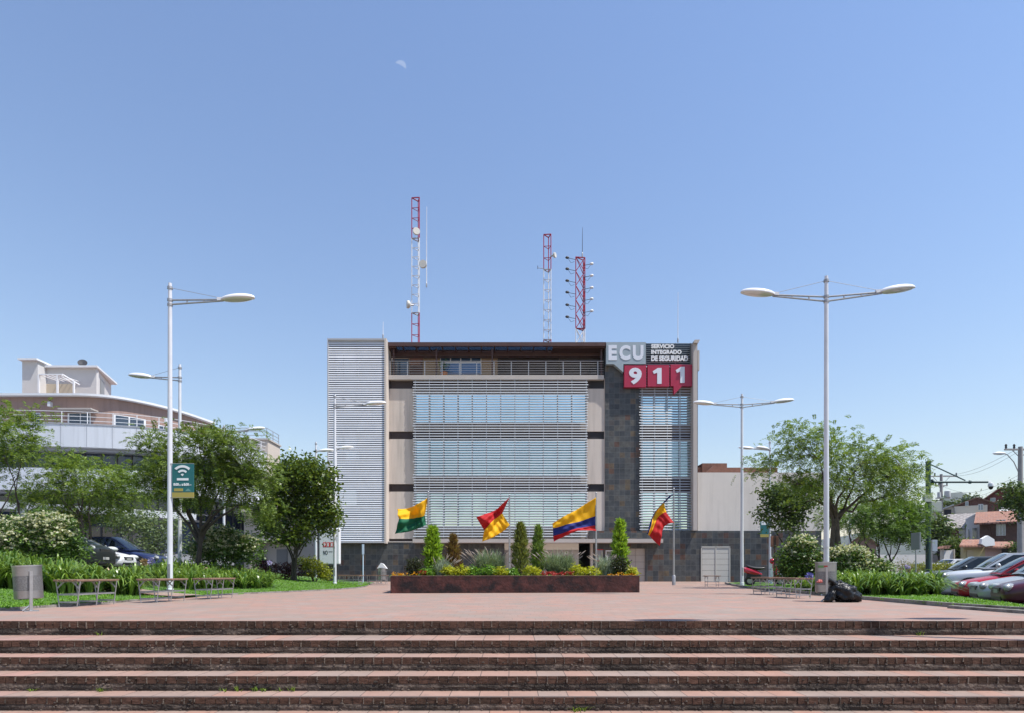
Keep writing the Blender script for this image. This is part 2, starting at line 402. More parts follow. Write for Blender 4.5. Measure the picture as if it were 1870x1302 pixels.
def lawn(name, E, side, xo):
    ys = np.linspace(E[0][1], E[-1][1], 70); us = np.linspace(0, 1, 26); v = []; f = []
    for y in ys:
        e = edge_x(E, y)
        for u in us:
            x = e + (xo - e) * u
            v.append((x, y, lawn_h(side, x, y) + (.012 * math.sin(3 * x + y) if u > 0 else 0)))
    for i in range(69):
        for j in range(25):
            a = i * 26 + j; f.append((a, a + 1, a + 27, a + 26))
    n = len(v)
    for i in range(69):   # skirt at the kerb
        a, b = i * 26, (i + 1) * 26
        v += [(v[a][0], v[a][1], -.05), (v[b][0], v[b][1], -.05)]; f.append((a, b, len(v) - 1, len(v) - 2))
    return struct(raw(name, v, f, grass_base, smooth=True))
lawn('lawn', LE, -1, -14.05); lawn('lawn', RE, 1, 13.05)
mb = MB()
for E, s in ((LE, -1), (RE, 1)):
    for (xa, ya), (xb, yb) in zip(E, E[1:]):
        d = Vector((xb - xa, yb - ya, 0)); n = Vector((d.y, -d.x, 0)).normalized() * -s * .0
        nn = Vector((-d.y, d.x, 0)).normalized() * (.06 * (1 if s < 0 else -1))
        a, b = Vector((xa, ya, 0)), Vector((xb, yb, 0))
        if s < 0 and 13.5 < ya < 15: continue
        for q in ((a, b),):
            lo, hi = -.05, .075 if s > 0 else .04
            A, B, C_, D_ = a - nn * .2, b - nn * .2, b + nn, a + nn
            mb.quad(*[(p.x, p.y, hi) for p in (A, B, C_, D_)])
            for p, q2 in ((A, B), (B, C_), (C_, D_), (D_, A)):
                mb.quad((p.x, p.y, lo), (q2.x, q2.y, lo), (q2.x, q2.y, hi), (p.x, p.y, hi))
struct(mb.build('kerb', concrete))
mb = MB(); mb.prism([(7.05, 10.2), (7.2, 10.25), (7.32, 9.0), (8.3, 7.55), (8.0, 7.55), (7.15, 8.9)], 'z', -.05, .045); struct(mb.build('low_kerb', concrete))
mb = MB(); mb.prism([(-7.4, 13.7), (-7.35, 15.1), (-9.5, 16.2), (-13.9, 17.0), (-13.9, 15.8), (-9.7, 14.8)], 'z', -.05, .0)
path = mb
vv = []; ff = []
for i, u in enumerate(np.linspace(0, 1, 14)):
    x = -7.38 + (-13.9 + 7.38) * u; yc = 14.4 + 2.0 * u
    for dy in (-.55, .55):
        vv.append((x, yc + dy, max(lawn_h(-1, x, yc + dy), lawn_h(-1, x, yc - dy)) + .03))
    if i: a = 2 * i; ff.append((a - 2, a - 1, a + 1, a))
struct(raw('path', vv, ff, paving))

# ------------------------------------------------------------------ vegetation builders
def unit(n):
    a = rng.normal(size=(n, 3)); return a / np.linalg.norm(a, axis=1, keepdims=True)
def rhombs(c, d, s, L, W, fold=0.0):
    """leaf blades as rhombic quads: centre of base c, direction d, side s"""
    L = np.asarray(L).reshape(-1, 1) * np.ones((len(c), 1)); W = np.asarray(W).reshape(-1, 1) * np.ones((len(c), 1))
    m = c + d * L * .45
    v = np.stack([c, m + s * W * .5, c + d * L, m - s * W * .5], 1).reshape(-1, 3)
    f = np.arange(len(c) * 4).reshape(-1, 4)
    return v, f
def perp(d, up=None):
    r = rng.normal(size=d.shape) if up is None else up
    s = np.cross(d, r); n = np.linalg.norm(s, axis=1, keepdims=True); return s / np.maximum(n, 1e-6)
def broad_leaves(cl, rad, n, L, W, up=.35):
    c = np.repeat(cl, n, 0); c = c + rng.normal(size=c.shape) * np.repeat(rad, n, 0).reshape(-1, 1) * [1, 1, .75]
    d = unit(len(c)); d[:, 2] = d[:, 2] * .6 - .1; nrm = unit(len(c)) + [0, 0, up * 2]
    d /= np.linalg.norm(d, axis=1, keepdims=True)
    s = np.cross(d, nrm); s /= np.maximum(np.linalg.norm(s, axis=1, keepdims=True), 1e-6)
    k = rng.uniform(.65, 1.25, len(c))
    return rhombs(c, d, s, L * k, W * k)
def fronds(cl, rad, n, L, pairs, lw, center):
    """feathery compound leaves: an arching stalk with pairs of narrow leaflets"""
    c = np.repeat(cl, n, 0); c = c + rng.normal(size=c.shape) * np.repeat(rad, n, 0).reshape(-1, 1) * [1, 1, .6]
    out = c - center; out /= np.maximum(np.linalg.norm(out, axis=1, keepdims=True), 1e-6)
    d = out * .7 + unit(len(c)) * .9 + [0, 0, .12]; d /= np.linalg.norm(d, axis=1, keepdims=True)
    s = perp(d, np.tile([0, 0, 1.0], (len(c), 1)) + rng.normal(size=c.shape) * .35)
    Ls = L * rng.uniform(.6, 1.2, len(c)).reshape(-1, 1)
    V = []; Fc = []
    off = 0
    for i in range(pairs):
        t = (i + .6) / pairs
        p = c + d * Ls * t + np.array([0, 0, -1.0]) * Ls * (t * t * .38)
        dd = d + np.array([0, 0, -1.0]) * (t * .7); dd /= np.linalg.norm(dd, axis=1, keepdims=True)
        ll = Ls * .30 * (1.15 - abs(t - .45))
        for sg in (-1, 1):
            ld = s * sg * .85 + dd * .5 + rng.normal(size=c.shape) * .12; ld /= np.linalg.norm(ld, axis=1, keepdims=True)
            v, f = rhombs(p, ld, perp(ld, np.cross(s, dd) + rng.normal(size=c.shape) * .3), ll.ravel(), lw)
            V.append(v); Fc.append(f + off); off += len(v)
    return np.concatenate(V), np.concatenate(Fc)
def lobes_points(lobes, Y, dscale, n, seed=0):
    """cluster centres spread through lobes given as (px, py, rx, ry) at distance Y"""
    L = np.array(lobes, float); wgt = L[:, 2] * L[:, 3]; wgt /= wgt.sum()
    idx = rng.choice(len(L), n, p=wgt)
    u = unit(n) * (rng.random((n, 1)) ** .42)
    k = Y / F
    c = np.empty((n, 3))
    c[:, 0] = (L[idx, 0] - CX) * k + u[:, 0] * L[idx, 2] * k
    c[:, 2] = EYE + (HZ - L[idx, 1]) * k + u[:, 2] * L[idx, 3] * k
    sy = np.array([(hash((i, seed)) % 100) / 100 - .5 for i in range(len(L))])[idx] * .9
    c[:, 1] = Y + (u[:, 1] + sy) * L[idx, 2] * k * dscale
    return c
def tree(name, label, cat, base, lobes, Y, ncl, style, lm, trunk_r=.11, fork=None, stems=1, limbs=9, tips=90, bk=None, dscale=1.0, L=.30, W=.05, per=14, rad=.22, group=None, wander=.12, pairs=6, lean=None):
    t = thing(name, label, cat, base, 0, group)
    b = Vector(base)
    cl = lobes_points(lobes, Y, dscale, ncl, len(lobes))
    cen = cl.mean(0)
    fork = Vector(fork) if fork is not None else Vector((b.x * .6 + cen[0] * .4, b.y, b.z + (cen[2] - b.z) * .45))
    mb = MB()
    def wob(a, c, n=5, am=wander, sag=.0):
        a, c = Vector(a), Vector(c); L_ = (c - a).length; pts = []
        o1 = Vector(rng.normal(size=3)) * am * L_ * .6
        for i in range(n + 1):
            u = i / n; q = a.lerp(c, u) + o1 * math.sin(math.pi * u) + Vector((0, 0, -sag * L_ * math.sin(math.pi * u)))
            if 0 < i < n: q += Vector(rng.normal(size=3)) * am * L_ * .12
            pts.append(q)
        return pts
    stem_tops = []
    for sidx in range(stems):
        off = Vector((rng.normal() * .08, rng.normal() * .08, 0)) if stems > 1 else Vector((0, 0, 0))
        fk = fork + (Vector((rng.normal() * .35, rng.normal() * .3, rng.normal() * .2)) if stems > 1 else Vector((0, 0, 0)))
        pts = wob(b + off - Vector((0, 0, .15)), fk, 6, .05)
        r0 = trunk_r * (1 if stems == 1 else .75)
        mb.tube([p - b for p in pts], [r0 * (1.35 if i == 0 else 1.08 if i == 1 else 1 - .28 * i / 6) for i in range(7)], 9)
        stem_tops.append((pts, r0))
    far = cl[np.argsort(-np.linalg.norm(cl - np.array(fork), axis=1))]
    lim = []
    order = rng.permutation(len(far))[:limbs * 6]; cand = [far[i] for i in order]
    chosen = []
    for c in cand:       # limbs fan out: keep targets that point different ways
        d = Vector(c) - fork; d.normalize()
        if all(d.angle(e) > .33 for e in chosen) and len(chosen) < limbs:
            chosen.append(d); pts, r0 = stem_tops[len(chosen) % stems]
            st = pts[-1 if rng.random() < .6 else -2]
            end = fork.lerp(Vector(c), .86)
            pp = wob(st, end, 6, wander, -.06)
            rr = r0 * rng.uniform(.42, .62)
            mb.tube([p - b for p in pp], [rr * (1 - .78 * i / 6) for i in range(7)], 7); lim.append((pp, rr))
    if not lim: lim = [(stem_tops[0][0], trunk_r * .5)]
    lp = np.array([[p.x, p.y, p.z] for pp, _ in lim for p in pp[1:]]); lr = [rr * (1 - .78 * (i + 1) / 6) for pp, rr in lim for i in range(len(pp) - 1)]
    for c in cl[rng.permutation(len(cl))[:tips]]:
        dd = np.linalg.norm(lp - c, axis=1) + np.maximum(lp[:, 2] - c[2], 0) * .8
        j = int(np.argmin(dd)); pp = wob(lp[j], c, 4, wander)
        r = max(min(lr[j] * .55, .03), .008)
        mb.tube([p - b for p in pp], [r * (1 - .75 * i / 4) for i in range(5)], 5, False)
    mb.build('trunk', bk or bark, t, 60)
    rads = np.full(len(cl), rad) * rng.uniform(.6, 1.35, len(cl))
    if style == 'frond': v, f = fronds(cl, rads, per, L, pairs, W, cen)
    else: v, f = broad_leaves(cl, rads, per, L, W)
    raw('crown', v - np.array(b), f, lm, t)
    return t
def shrub(name, label, cat, lobes, Y, n, L, W, lm, flowers=None, dscale=.8, group=None, zb=0.0, rad=.10, per=9, stems=7, shell=.42, fsz=.05):
    cl = lobes_points(lobes, Y, dscale, n, 3)
    cl[:, 2] = np.maximum(cl[:, 2], zb + .05)
    b = Vector((cl[:, 0].mean(), Y, zb)); t = thing(name, label, cat, b, 0, group)
    mb = MB()
    for i in range(stems):
        c = Vector(cl[rng.integers(len(cl))]) - b
        mb.tube([(rng.normal() * .06, rng.normal() * .06, -.1), c * .5 + Vector((0, 0, .05)), c], [.022, .015, .006], 5)
    mb.build('stems', bark_dark, t)
    v, f = broad_leaves(cl, np.full(n, rad), per, L, W)
    raw('foliage', v - np.array(b), f, lm, t)
    if flowers:
        fm, cnt = flowers
        c = lobes_points(lobes, Y, dscale, cnt * 3, 3); cc = np.array([c[:, 0].mean(), Y, cl[:, 2].mean()])
        d = (c - cc); key = d[:, 2] * .8 - d[:, 1] * .9 + rng.normal(size=len(c)) * .12
        c = c[np.argsort(-key)[:cnt]]; c[:, 2] = np.maximum(c[:, 2], zb + .2)
        k = 7; cp = np.repeat(c, k, 0) + rng.normal(size=(cnt * k, 3)) * fsz * .42 * [1, 1, .5]
        d2 = unit(cnt * k); d2[:, 2] = np.abs(d2[:, 2]) * .6; s = perp(d2)
        v, f = rhombs(cp + [0, -.03, .04], d2, s, fsz * .8, fsz * .7); fl = raw('blossoms', v - np.array(b), f, fm, t)
    return t
def blades(name, bases, n, H, spread, W, lm, segs=4, arch=(1.45, .62)):
    """strap leaves arching out of each base point"""
    c = np.repeat(np.asarray(bases, float), n, 0); N = len(c)
    a = rng.uniform(0, 2 * np.pi, N); k = rng.uniform(.55, 1.15, N); sp = spread * rng.uniform(.25, 1.2, N)
    hd = np.stack([np.cos(a), np.sin(a), np.zeros(N)], 1); sd_ = np.stack([-np.sin(a), np.cos(a), np.zeros(N)], 1)
    k *= np.repeat(rng.uniform(.72, 1.22, len(bases)), n); c = c + hd * rng.uniform(0, .05, (N, 1))
    ring = []
    for i in range(segs + 1):
        u = i / segs
        p = c + hd * (sp * (u ** 1.35)).reshape(-1, 1); p[:, 2] += H * k * (arch[0] * u - arch[1] * u * u * (1 + sp / spread * .55))
        wd = W * (1 - u ** 2.2) + .001
        ring.append(np.stack([p + sd_ * wd * .5, p - sd_ * wd * .5], 1))
    v = np.stack(ring, 1).reshape(N, -1, 3); nv = v.shape[1]
    f1 = np.array([[2 * i, 2 * i + 1, 2 * i + 3, 2 * i + 2] for i in range(segs)])
    f = (np.arange(N)[:, None, None] * nv + f1[None]).reshape(-1, 4)
    return raw(name, v.reshape(-1, 3), f, lm, smooth=True)
def cone_conifer(name, label, px, ytop, ybot, wpx, Y, zb, lm, n=1500, shape=1.0, L=.13, W=.035, up=.75, group=None, narrow=.85, cat='conifer'):
    """a small upright conifer: short sprays pointing up and out round a stem"""
    k = Y / F; x = PX(px, Y); z1 = PZ(ytop, Y); z0 = zb; h = z1 - z0; r = wpx * k * .43
    t = thing(name, label, cat, (x, Y, zb), 0, group)
    mb = MB(); mb.tube([(0, 0, -.1), (.01, 0, h * .5), (0, .01, h * .93)], [.03, .02, .006], 6); mb.build('trunk', bark_dark, t)
    u = rng.random(n) ** .8; a = rng.uniform(0, 2 * np.pi, n)
    prof = np.where(u < .15, .55 + u * 3, 1 - ((u - .15) / .85) ** (1.0 + shape)) * narrow + .08
    lump = 1 + .38 * np.sin(u * 27 + 2.4 * np.sin(a * 2 + px)) * np.cos(a * 3) + .18 * np.sin(u * 61 + a * 5)
    rr = r * prof * lump * (rng.random(n) ** .35)
    c = np.stack([np.cos(a) * rr, np.sin(a) * rr, u * h * .97], 1)
    d = np.stack([np.cos(a) * (1 - up), np.sin(a) * (1 - up), np.full(n, up)], 1) + rng.normal(size=(n, 3)) * .22
    d /= np.linalg.norm(d, axis=1, keepdims=True)
    V = []; Fs = []; off = 0
    for j in range(3):
        dj = d + rng.normal(size=(n, 3)) * .28; dj /= np.linalg.norm(dj, axis=1, keepdims=True)
        v, f = rhombs(c, dj, perp(dj), L * rng.uniform(.6, 1.2, n), W); V.append(v); Fs.append(f + off); off += len(v)
    raw('foliage', np.concatenate(V), np.concatenate(Fs), lm, t)
    return t

# ------------------------------------------------------------------ the office building
YW, YS = 41.3, 41.08          # pale wall, louver screen in front of it
OB = thing('office_building', 'wide four storey office building with louvred facade, slate column and dark red roof edge', 'building', (0, YW, 0))
OB.location = (0, 0, 0)
ZT = PZ(686, 41.1)            # terrace floor
mb = MB()                     # body behind the skins
mb.box(PX(706, YW), PX(1104, YW), 41.46, 54, 2.6, ZT - .02); mb.box(PX(598, YW), PX(1058, YW), 42.6, 54, 0, 2.62)
mb.box(PX(1078, YW), PX(1275, YW), 41.37, 54, 0, PZ(668, 41.2))
mb.box(PX(1104, YW), PX(1168, YW), 41.35, 54, PZ(668, 41.2) - .01, PZ(626, 41.2))
mb.build('inner_walls', dark_inside, OB)
mb = MB()
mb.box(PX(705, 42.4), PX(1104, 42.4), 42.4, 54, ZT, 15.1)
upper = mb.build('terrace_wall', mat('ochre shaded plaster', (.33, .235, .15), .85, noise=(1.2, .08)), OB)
mb = MB()                     # pale wall left and right of the screen, and the spandrels behind it
for (a, b) in ((709, 787), (801, 883), (897, 983)):
    for x0, x1 in ((704.5, 757), (1071, 1103.5)):
        split_build([lambda q: q.pbox(x0, x1, a, b, YW, .16)], 'wall', cream, OB)
split_build([lambda q: q.pbox(1103.5, 1106.5, 690, 968, YW - .02, .2)], 'wall_edge', cream, OB)
mb = MB()
for (a, b) in ((706, 718), (772, 787), (869, 883), (963, 984)): split_build([lambda q: q.pbox(757, 1071, a, b, YW, .16)], 'spandrel', mat('shaded spandrel plaster', (.27, .245, .22), .85, noise=(.8, .08)), OB)  # spandrels darkened: the louver screen's shadow is put into their plaster colour
mb = MB()
for (a, b) in ((690, 706), (787, 801), (883, 897)): split_build([lambda q: q.pbox(757, 1071, a, b, YW + .13, .03)], 'brown_band', brown_band, OB)
for (a, b) in ((694, 709), (787, 801), (883, 897), (983, 991)):
    for x0, x1 in ((704.5, 757), (1071, 1103.5)): split_build([lambda q: q.pbox(x0, x1, a, b, YW + .1, .06)], 'brown_band', brown_band, OB)
for yb in (694, 787, 883): split_build([lambda q: q.pbox(704.6, 712, yb + 1, yb + 13, YW - .05, .15)], 'band_end', brown_band, OB)
def glass_row(name, x0, x1, n, y0, y1, Y, jit=.010):
    """panes with slightly different tilts so that each mirrors its own bit of sky"""
    mb = MB(); xs = [x0 + (x1 - x0) * i / n for i in range(n + 1)]
    for a, b in zip(xs, xs[1:]):
        j = [random.uniform(-jit, jit) for _ in range(4)]
        X0, X1, Z0, Z1 = PX(a, Y) + .02, PX(b, Y) - .02, PZ(y1, Y), PZ(y0, Y)
        mb.quad((X0, Y + j[0], Z0), (X1, Y + j[1], Z0), (X1, Y + j[2], Z1), (X0, Y + j[3], Z1))
    fr = MB()
    for x in xs: fr.box(PX(x, Y) - .018, PX(x, Y) + .018, Y - .03, Y + .05, PZ(y1, Y), PZ(y0, Y))
    fr.box(PX(x0, Y), PX(x1, Y), Y - .025, Y + .045, PZ(y1, Y) - .03, PZ(y1, Y) + .03); fr.box(PX(x0, Y), PX(x1, Y), Y - .025, Y + .045, PZ(y0, Y) - .03, PZ(y0, Y) + .03)
    o = fr.build('window', mat('window frame aluminium', (.66, .70, .72), .4), OB); mb.build('pane', glass_blue, o); return o
glass_row('window', 757, 1071, 12, 718.5, 771.5, YW + .03)
glass_row('window', 757, 1071, 12, 801.5, 868.5, YW + .03)
glass_row('window', 757, 1071, 12, 897.5, 962.5, YW + .03)
def louvers(x0, x1, y0, y1, n, Y, dep, th, tilt, m, posts=None, pw=.042, name='louvers', ragged=0):
    mb = MB(); Z0, Z1 = PZ(y1, Y), PZ(y0, Y)
    for i in range(n):
        z = Z0 + (Z1 - Z0) * (i + .5) / n
        M = Matrix.Translation((0, Y, z)) @ Matrix.Rotation(R(tilt + random.uniform(-3.5, 3.5)), 4, 'X')
        mb.box(PX(x0, Y) - ragged * random.random(), PX(x1, Y) + ragged * random.random(), -dep / 2, dep / 2, -th / 2, th / 2, M)
    o = mb.build(name, m, OB)
    if posts:
        for p in posts: pm = MB(); pm.box(PX(p, Y) - pw / 2, PX(p, Y) + pw / 2, Y + dep * .32, Y + dep * .32 + .06, Z0, Z1); pm.build('louver_post', m, OB)
    return o
ctr = [758 + 26.05 * i for i in range(13)]
louvers(756, 1072, 690, 981, 62, YS, .062, .022, 62, louver_grey, ctr, ragged=.10)
# slate column, right-hand louvres, end fin
mb = MB(); mb.pbox(1104.8, 1170, 627, 968, 41.22, .14); mb.build('slate_column', slate, OB)
mb = MB()
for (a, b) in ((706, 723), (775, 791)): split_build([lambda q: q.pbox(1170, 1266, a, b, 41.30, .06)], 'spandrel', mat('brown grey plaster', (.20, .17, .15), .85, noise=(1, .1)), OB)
mb = MB()
for (a, b) in ((791, 804), (872, 897)): split_build([lambda q: q.pbox(1170, 1266, a, b, 41.32, .045)], 'brown_band', brown_band, OB)
glass_row('window', 1170, 1266, 4, 723, 775, 41.33, .014); glass_row('window', 1170, 1266, 4, 804, 872, 41.33, .014); glass_row('window', 1170, 1266, 4, 898, 968, 41.33, .014)
louvers(1169, 1266, 667, 968, 62, 41.10, .062, .022, 62, louver_grey, [1173, 1196, 1219, 1242, 1263], ragged=.08)
louvers(1176, 1266, 626.5, 666, 11, 41.12, .10, .045, 20, louver_backlit, [1180, 1207, 1234, 1261])
mb = MB(); mb.box(PX(1267, 40.5), PX(1274.5, 40.5), 40.6, 42.4, 3.3, PZ(627, 40.6)); mb.prism([(PX(1266.3, 40.5), PZ(627.3, 40.5)), (PX(1275, 40.5), PZ(627.3, 40.5)), (PX(1278, 40.5), PZ(621.5, 40.5)), (PX(1268.5, 40.5), PZ(621.5, 40.5))], 'y', 40.45, 42.4)
mb.box(PX(1274.6, 41.2), PX(1277.4, 41.2), 41.2, 42.2, PZ(675, 41.2), PZ(640, 41.2))
mb.build('end_fin', mat('warm grey plaster', (.44, .40, .37), .85, noise=(.8, .06)), OB)
# stair tower
YT = 40.4
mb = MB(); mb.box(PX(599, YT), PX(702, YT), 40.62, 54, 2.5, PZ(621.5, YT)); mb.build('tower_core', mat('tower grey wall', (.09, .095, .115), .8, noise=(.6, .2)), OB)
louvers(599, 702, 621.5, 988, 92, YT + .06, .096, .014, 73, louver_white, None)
mb = MB()
for x in (600, 626, 651, 677, 700): mb.box(PX(x, YT) - .03, PX(x, YT) + .03, YT + .16, YT + .20, 2.55, PZ(621, YT))
mb.build('louver_post', dark_steel, OB)
mb = MB(); mb.box(PX(702, YT), PX(705.5, YT), YT - .02, 41.46, 2.46, PZ(618.5, YT)); mb.box(PX(702.05, YT), PX(705.4, YT), YT + .0, 43, PZ(640, YT), PZ(618.6, YT)); mb.build('tower_wall', cream, OB)
mb = MB(); mb.pbox(597.6, 702, 618.5, 621.5, YT - .03, .3); mb.pbox(597.6, 599.4, 621.5, 990, YT - .03, .3); mb.pbox(597.6, 702, 988, 990.5, YT - .03, .3); mb.build('tower_frame', mat('grey frame paint', (.40, .41, .44), .45), OB)
for (a, b, c, d) in ((615, 656, 646, 686), (615, 640, 724, 752), (615, 650, 800, 822), (632, 655, 818, 838), (615, 652, 893, 924)):
    mb = MB(); mb.pbox(a, b, c, d, 40.56, .05); mb.build('tower_window', mat('tower glass', (.62, .68, .74), .12, .85, noise=(1.2, .15)), OB)
# terrace storey
mb = MB(); mb.box(PX(706, 41.05), PX(1103, 41.05), 41.05, 54, PZ(692, 41.05), PZ(684, 41.05)); mb.build('terrace_slab', cream_dark, OB)
mb = MB(); Yr = 41.12
zr0, zr1 = PZ(684, Yr), PZ(659, Yr)
xs = [712.5 + i * 31.6 for i in range(13)]
for x in xs: mb.box(PX(x, Yr) - .028, PX(x, Yr) + .028, Yr - .02, Yr + .03, zr0 - .12, zr1)
for i in range(6): mb.tube([(PX(709, Yr), Yr - .03, zr0 + .12 + (zr1 - zr0 - .12) * i / 5), (PX(1102, Yr), Yr - .03, zr0 + .12 + (zr1 - zr0 - .12) * i / 5)], .022 if i == 5 else .009, 6)
mb.build('railing', mat('railing paint', (.40, .40, .41), .4, .3), OB)
mb = MB(); mb.pbox(804, 879, 649, 683, 42.34, .08); win = mb.build('terrace_window', white_paint, OB)
mb = MB()
for i in range(4): mb.pbox(805.2 + i * 18.6, 805.2 + i * 18.6 + 16.6, 650.5, 659.5, 42.33, .04)
for i in range(2): mb.pbox(805.5 + i * 37.3, 805.5 + i * 37.3 + 35, 662, 682.5, 42.33, .04)
mb.build('pane', mat('blue tinted glass', (.06, .12, .22), .08, .35, spec=.9), win)
mb = MB(); mb.pbox(909, 1021, 651, 684, 42.36, .06); mb.pbox(1022, 1103, 640, 684, 42.2, .2); mb.build('terrace_dark_panels', mat('dark panel', (.045, .035, .032), .7, noise=(2, .4)), OB)  # flat dark boxes for a dark door and a dark slate stretch
mb = MB(); mb.pbox(748, 772, 648, 684, 42.36, .06); mb.build('terrace_door', mat('brown timber door', (.085, .035, .022), .5, noise=(6, .2)), OB)
mb = MB(); mb.pbox(716, 746, 654, 684, 42.36, .06); mb.build('terrace_glazing', glass_dark, OB)
for x in (719, 797, 899, 1098): mb = MB(); mb.box(PX(x, 41.3) - .05, PX(x, 41.3) + .05, 41.25, 41.35, ZT, 15.2); mb.build('roof_post', brown_steel, OB)
mb = MB(); mb.box(PX(705.8, 40.9), PX(1106.6, 40.9), 40.9, 41.05, PZ(632.5, 40.9), PZ(625.5, 40.9)); mb.box(PX(705.8, 41), PX(1106, 41), 42.0, 42.2, 14.95, 15.38)
for i in range(14): x = 735 + i * 24; mb.box(PX(x, 41) - .035, PX(x, 41) + .035, 41.05, 42.0, 15.2, 15.3)
mb.box(PX(705.8, 41), PX(722, 41), 41.05, 42, 15.18, 15.36); mb.box(PX(1010, 41), PX(1106, 41), 41.05, 42, 15.18, 15.36)
mb.box(PX(772, 41), PX(1106, 41), 42.2, 54, 15.1, 15.38)
mb.build('roof_frame', brown_steel, OB)
g, t_, b_ = base('roof glass'); tb = t_.nodes.new('ShaderNodeBsdfTransparent'); tb.inputs[0].default_value = (.25, .30, .36, 1); ms = t_.nodes.new('ShaderNodeMixShader'); ms.inputs[0].default_value = .75
b_.inputs['Base Color'].default_value = (.03, .04, .05, 1); b_.inputs['Roughness'].default_value = .08
t_.links.new(b_.outputs[0], ms.inputs[1]); t_.links.new(tb.outputs[0], ms.inputs[2]); t_.links.new(ms.outputs[0], t_.nodes['Material Output'].inputs[0])
mb = MB(); mb.box(PX(722, 41), PX(1010, 41), 41.06, 41.99, 15.305, 15.33); mb.build('roof_glazing', g, OB)
# ground floor
YG = 40.9
mb = MB()
mb.pbox(598.5, 921, 989.5, 1064, YG, .5); mb.pbox(1083, 1143, 982, 1064, YG, .5); mb.pbox(1143, 1178.5, 982, 1000, YG, .5); mb.pbox(1178.5, 1281, 968.5, 1064, YG, .5)
mb.pbox(1281, 1334.5, 968.5, 998, YG, .5); mb.pbox(1334.5, 1500, 968.5, 1064, YG, .5)
mb.pbox(1076, 1178.5, 968.5, 982, YG, .5)
mb.build('slate_wall', slate, OB)
mb = MB(); mb.box(PX(753.5, 39.95), PX(1211, 39.95), 39.95, YG - .003, PZ(990, 39.95), PZ(983.2, 39.95)); mb.pbox(598, 752, 987.6, 989.5, YG - .03, .3); mb.build('canopy', cream_dark, OB)
door_beige = mat('beige door paint', (.43, .385, .34), .6, noise=(1.5, .06)); door_grey = mat('pale grey door paint', (.50, .49, .45), .55, noise=(1.5, .06))
def panel_door(name, x0, x1, y0, y1, rows, m, cols=1, Y=YG + .12):
    mb = MB(); hgt = (y1 - y0) / rows; wd = (x1 - x0) / cols
    for i in range(rows):
        for j in range(cols): mb.pbox(x0 + j * wd + .25, x0 + (j + 1) * wd - .25, y0 + i * hgt + .25, y0 + (i + 1) * hgt - .25, Y, .05)
    d = mb.build(name, m, OB)
    bk = MB(); bk.pbox(x0, x1, y0, y1, Y + .03, .06); bk.build('door_backing', mat('door gap', (.14, .12, .10), .8), d)
    return d
panel_door('garage_door', 921, 1057, 990.3, 1064, 5, door_beige)
panel_door('garage_door', 1143, 1178, 1000.5, 1062.5, 5, door_beige, 2)
gd = panel_door('service_door', 1282, 1333.5, 999, 1062, 6, door_grey, 2, YG - .02)
mb = MB()
for x in (1281, 1307.4, 1333): mb.pbox(x - .8, x + .8, 997.5, 1062, YG - .05, .1)
mb.pbox(1280.2, 1333.8, 997, 999, YG - .05, .1); mb.build('frame', door_grey, gd)
mb = MB(); mb.pbox(1078.5, 1082.6, 990, 1064, YG - .02, .4); mb.build('entrance_post', cream, OB)
mb = MB(); mb.pbox(1106, 1120, 1004, 1026, YG - .06, .06); kw = mb.build('kiosk_window', white_paint, OB)
mb = MB(); mb.pbox(1107.6, 1118.6, 1006, 1014, YG - .065, .02); mb.build('pane', glass_dark, kw)
mb = MB(); mb.pbox(1090.5, 1101, 1003, 1023.5, YG - .05, .05); nb = mb.build('notice_board', mat('grey board', (.25, .25, .27), .5), OB)
for ya in (1002, 1022.4): mb = MB(); mb.pbox(1090, 1101.5, ya, ya + 1.6, YG - .055, .05); mb.build('board_trim', mat('red board trim', (.45, .02, .03), .5), nb)
# right-hand wing
mb = MB(); mb.box(PX(1274.5, 41), PX(1502, 41), 41.0, 53, 3.3, PZ(862, 41.0)); mb.build('wing_wall', mat('pale grey plaster', (.64, .59, .535), .85, noise=(.7, .05), bump=(60, .12), streak=.13), OB)
mb = MB(); mb.box(PX(1275, 47), PX(1420, 47), 47, 50, 6, PZ(853, 47)); mb.box(PX(1281, 47), PX(1326, 47), 46.8, 50.2, 6.5, PZ(846, 47)); mb.prism([(PX(1290, 46), PZ(862, 46)), (PX(1306, 46), PZ(848, 46)), (PX(1318, 46), PZ(862, 46))], 'y', 46, 46.6)
mb.build('brick_parapet', mat('red brown brick', (.18, .085, .06), .85, noise=(6, .25)), OB)

# signs on the top right corner
YB = 40.85
def poly_px(pts, Y): return [(PX(x, Y), PZ(y, Y)) for x, y in pts]
sg = thing('speech_bubble_sign', 'pale grey speech bubble sign with white ECU letters at the roof corner', 'sign', (PX(1143, YB), YB, PZ(664, YB)))
def under(o, ob):  # parts modelled in world space, parented to a thing that stands elsewhere
    ob.parent = o; ob.matrix_parent_inverse = Matrix.Translation(o.location).inverted() if o.rotation_euler.z == 0 else o.matrix_world.inverted(); return ob
mb = MB(); mb.prism(poly_px([(1107.2, 625.5), (1179.3, 625.5), (1179.3, 664), (1138.4, 664), (1138.2, 678.7), (1121, 664), (1107.2, 664)], YB), 'y', YB, YB + .36)
under(sg, mb.build('sign_body', mat('grey sign paint', (.30, .36, .40), .4, noise=(1, .04))))
sign_white = mat('white sign letters', (.66, .69, .76), .45)
mb = MB()
for ch, x0, x1 in (('E', 1111, 1126.6), ('C', 1131, 1151.2), ('U', 1155.3, 1175)): add_text(mb, ch, PX(x0, YB), PX(x1, YB), PZ(657, YB), PZ(631.2, YB), YB, .02, bold=.045)
under(sg, mb.build('letters', sign_white))
crim = mat('crimson sign paint', (.38, .012, .05), .38, noise=(1, .04))
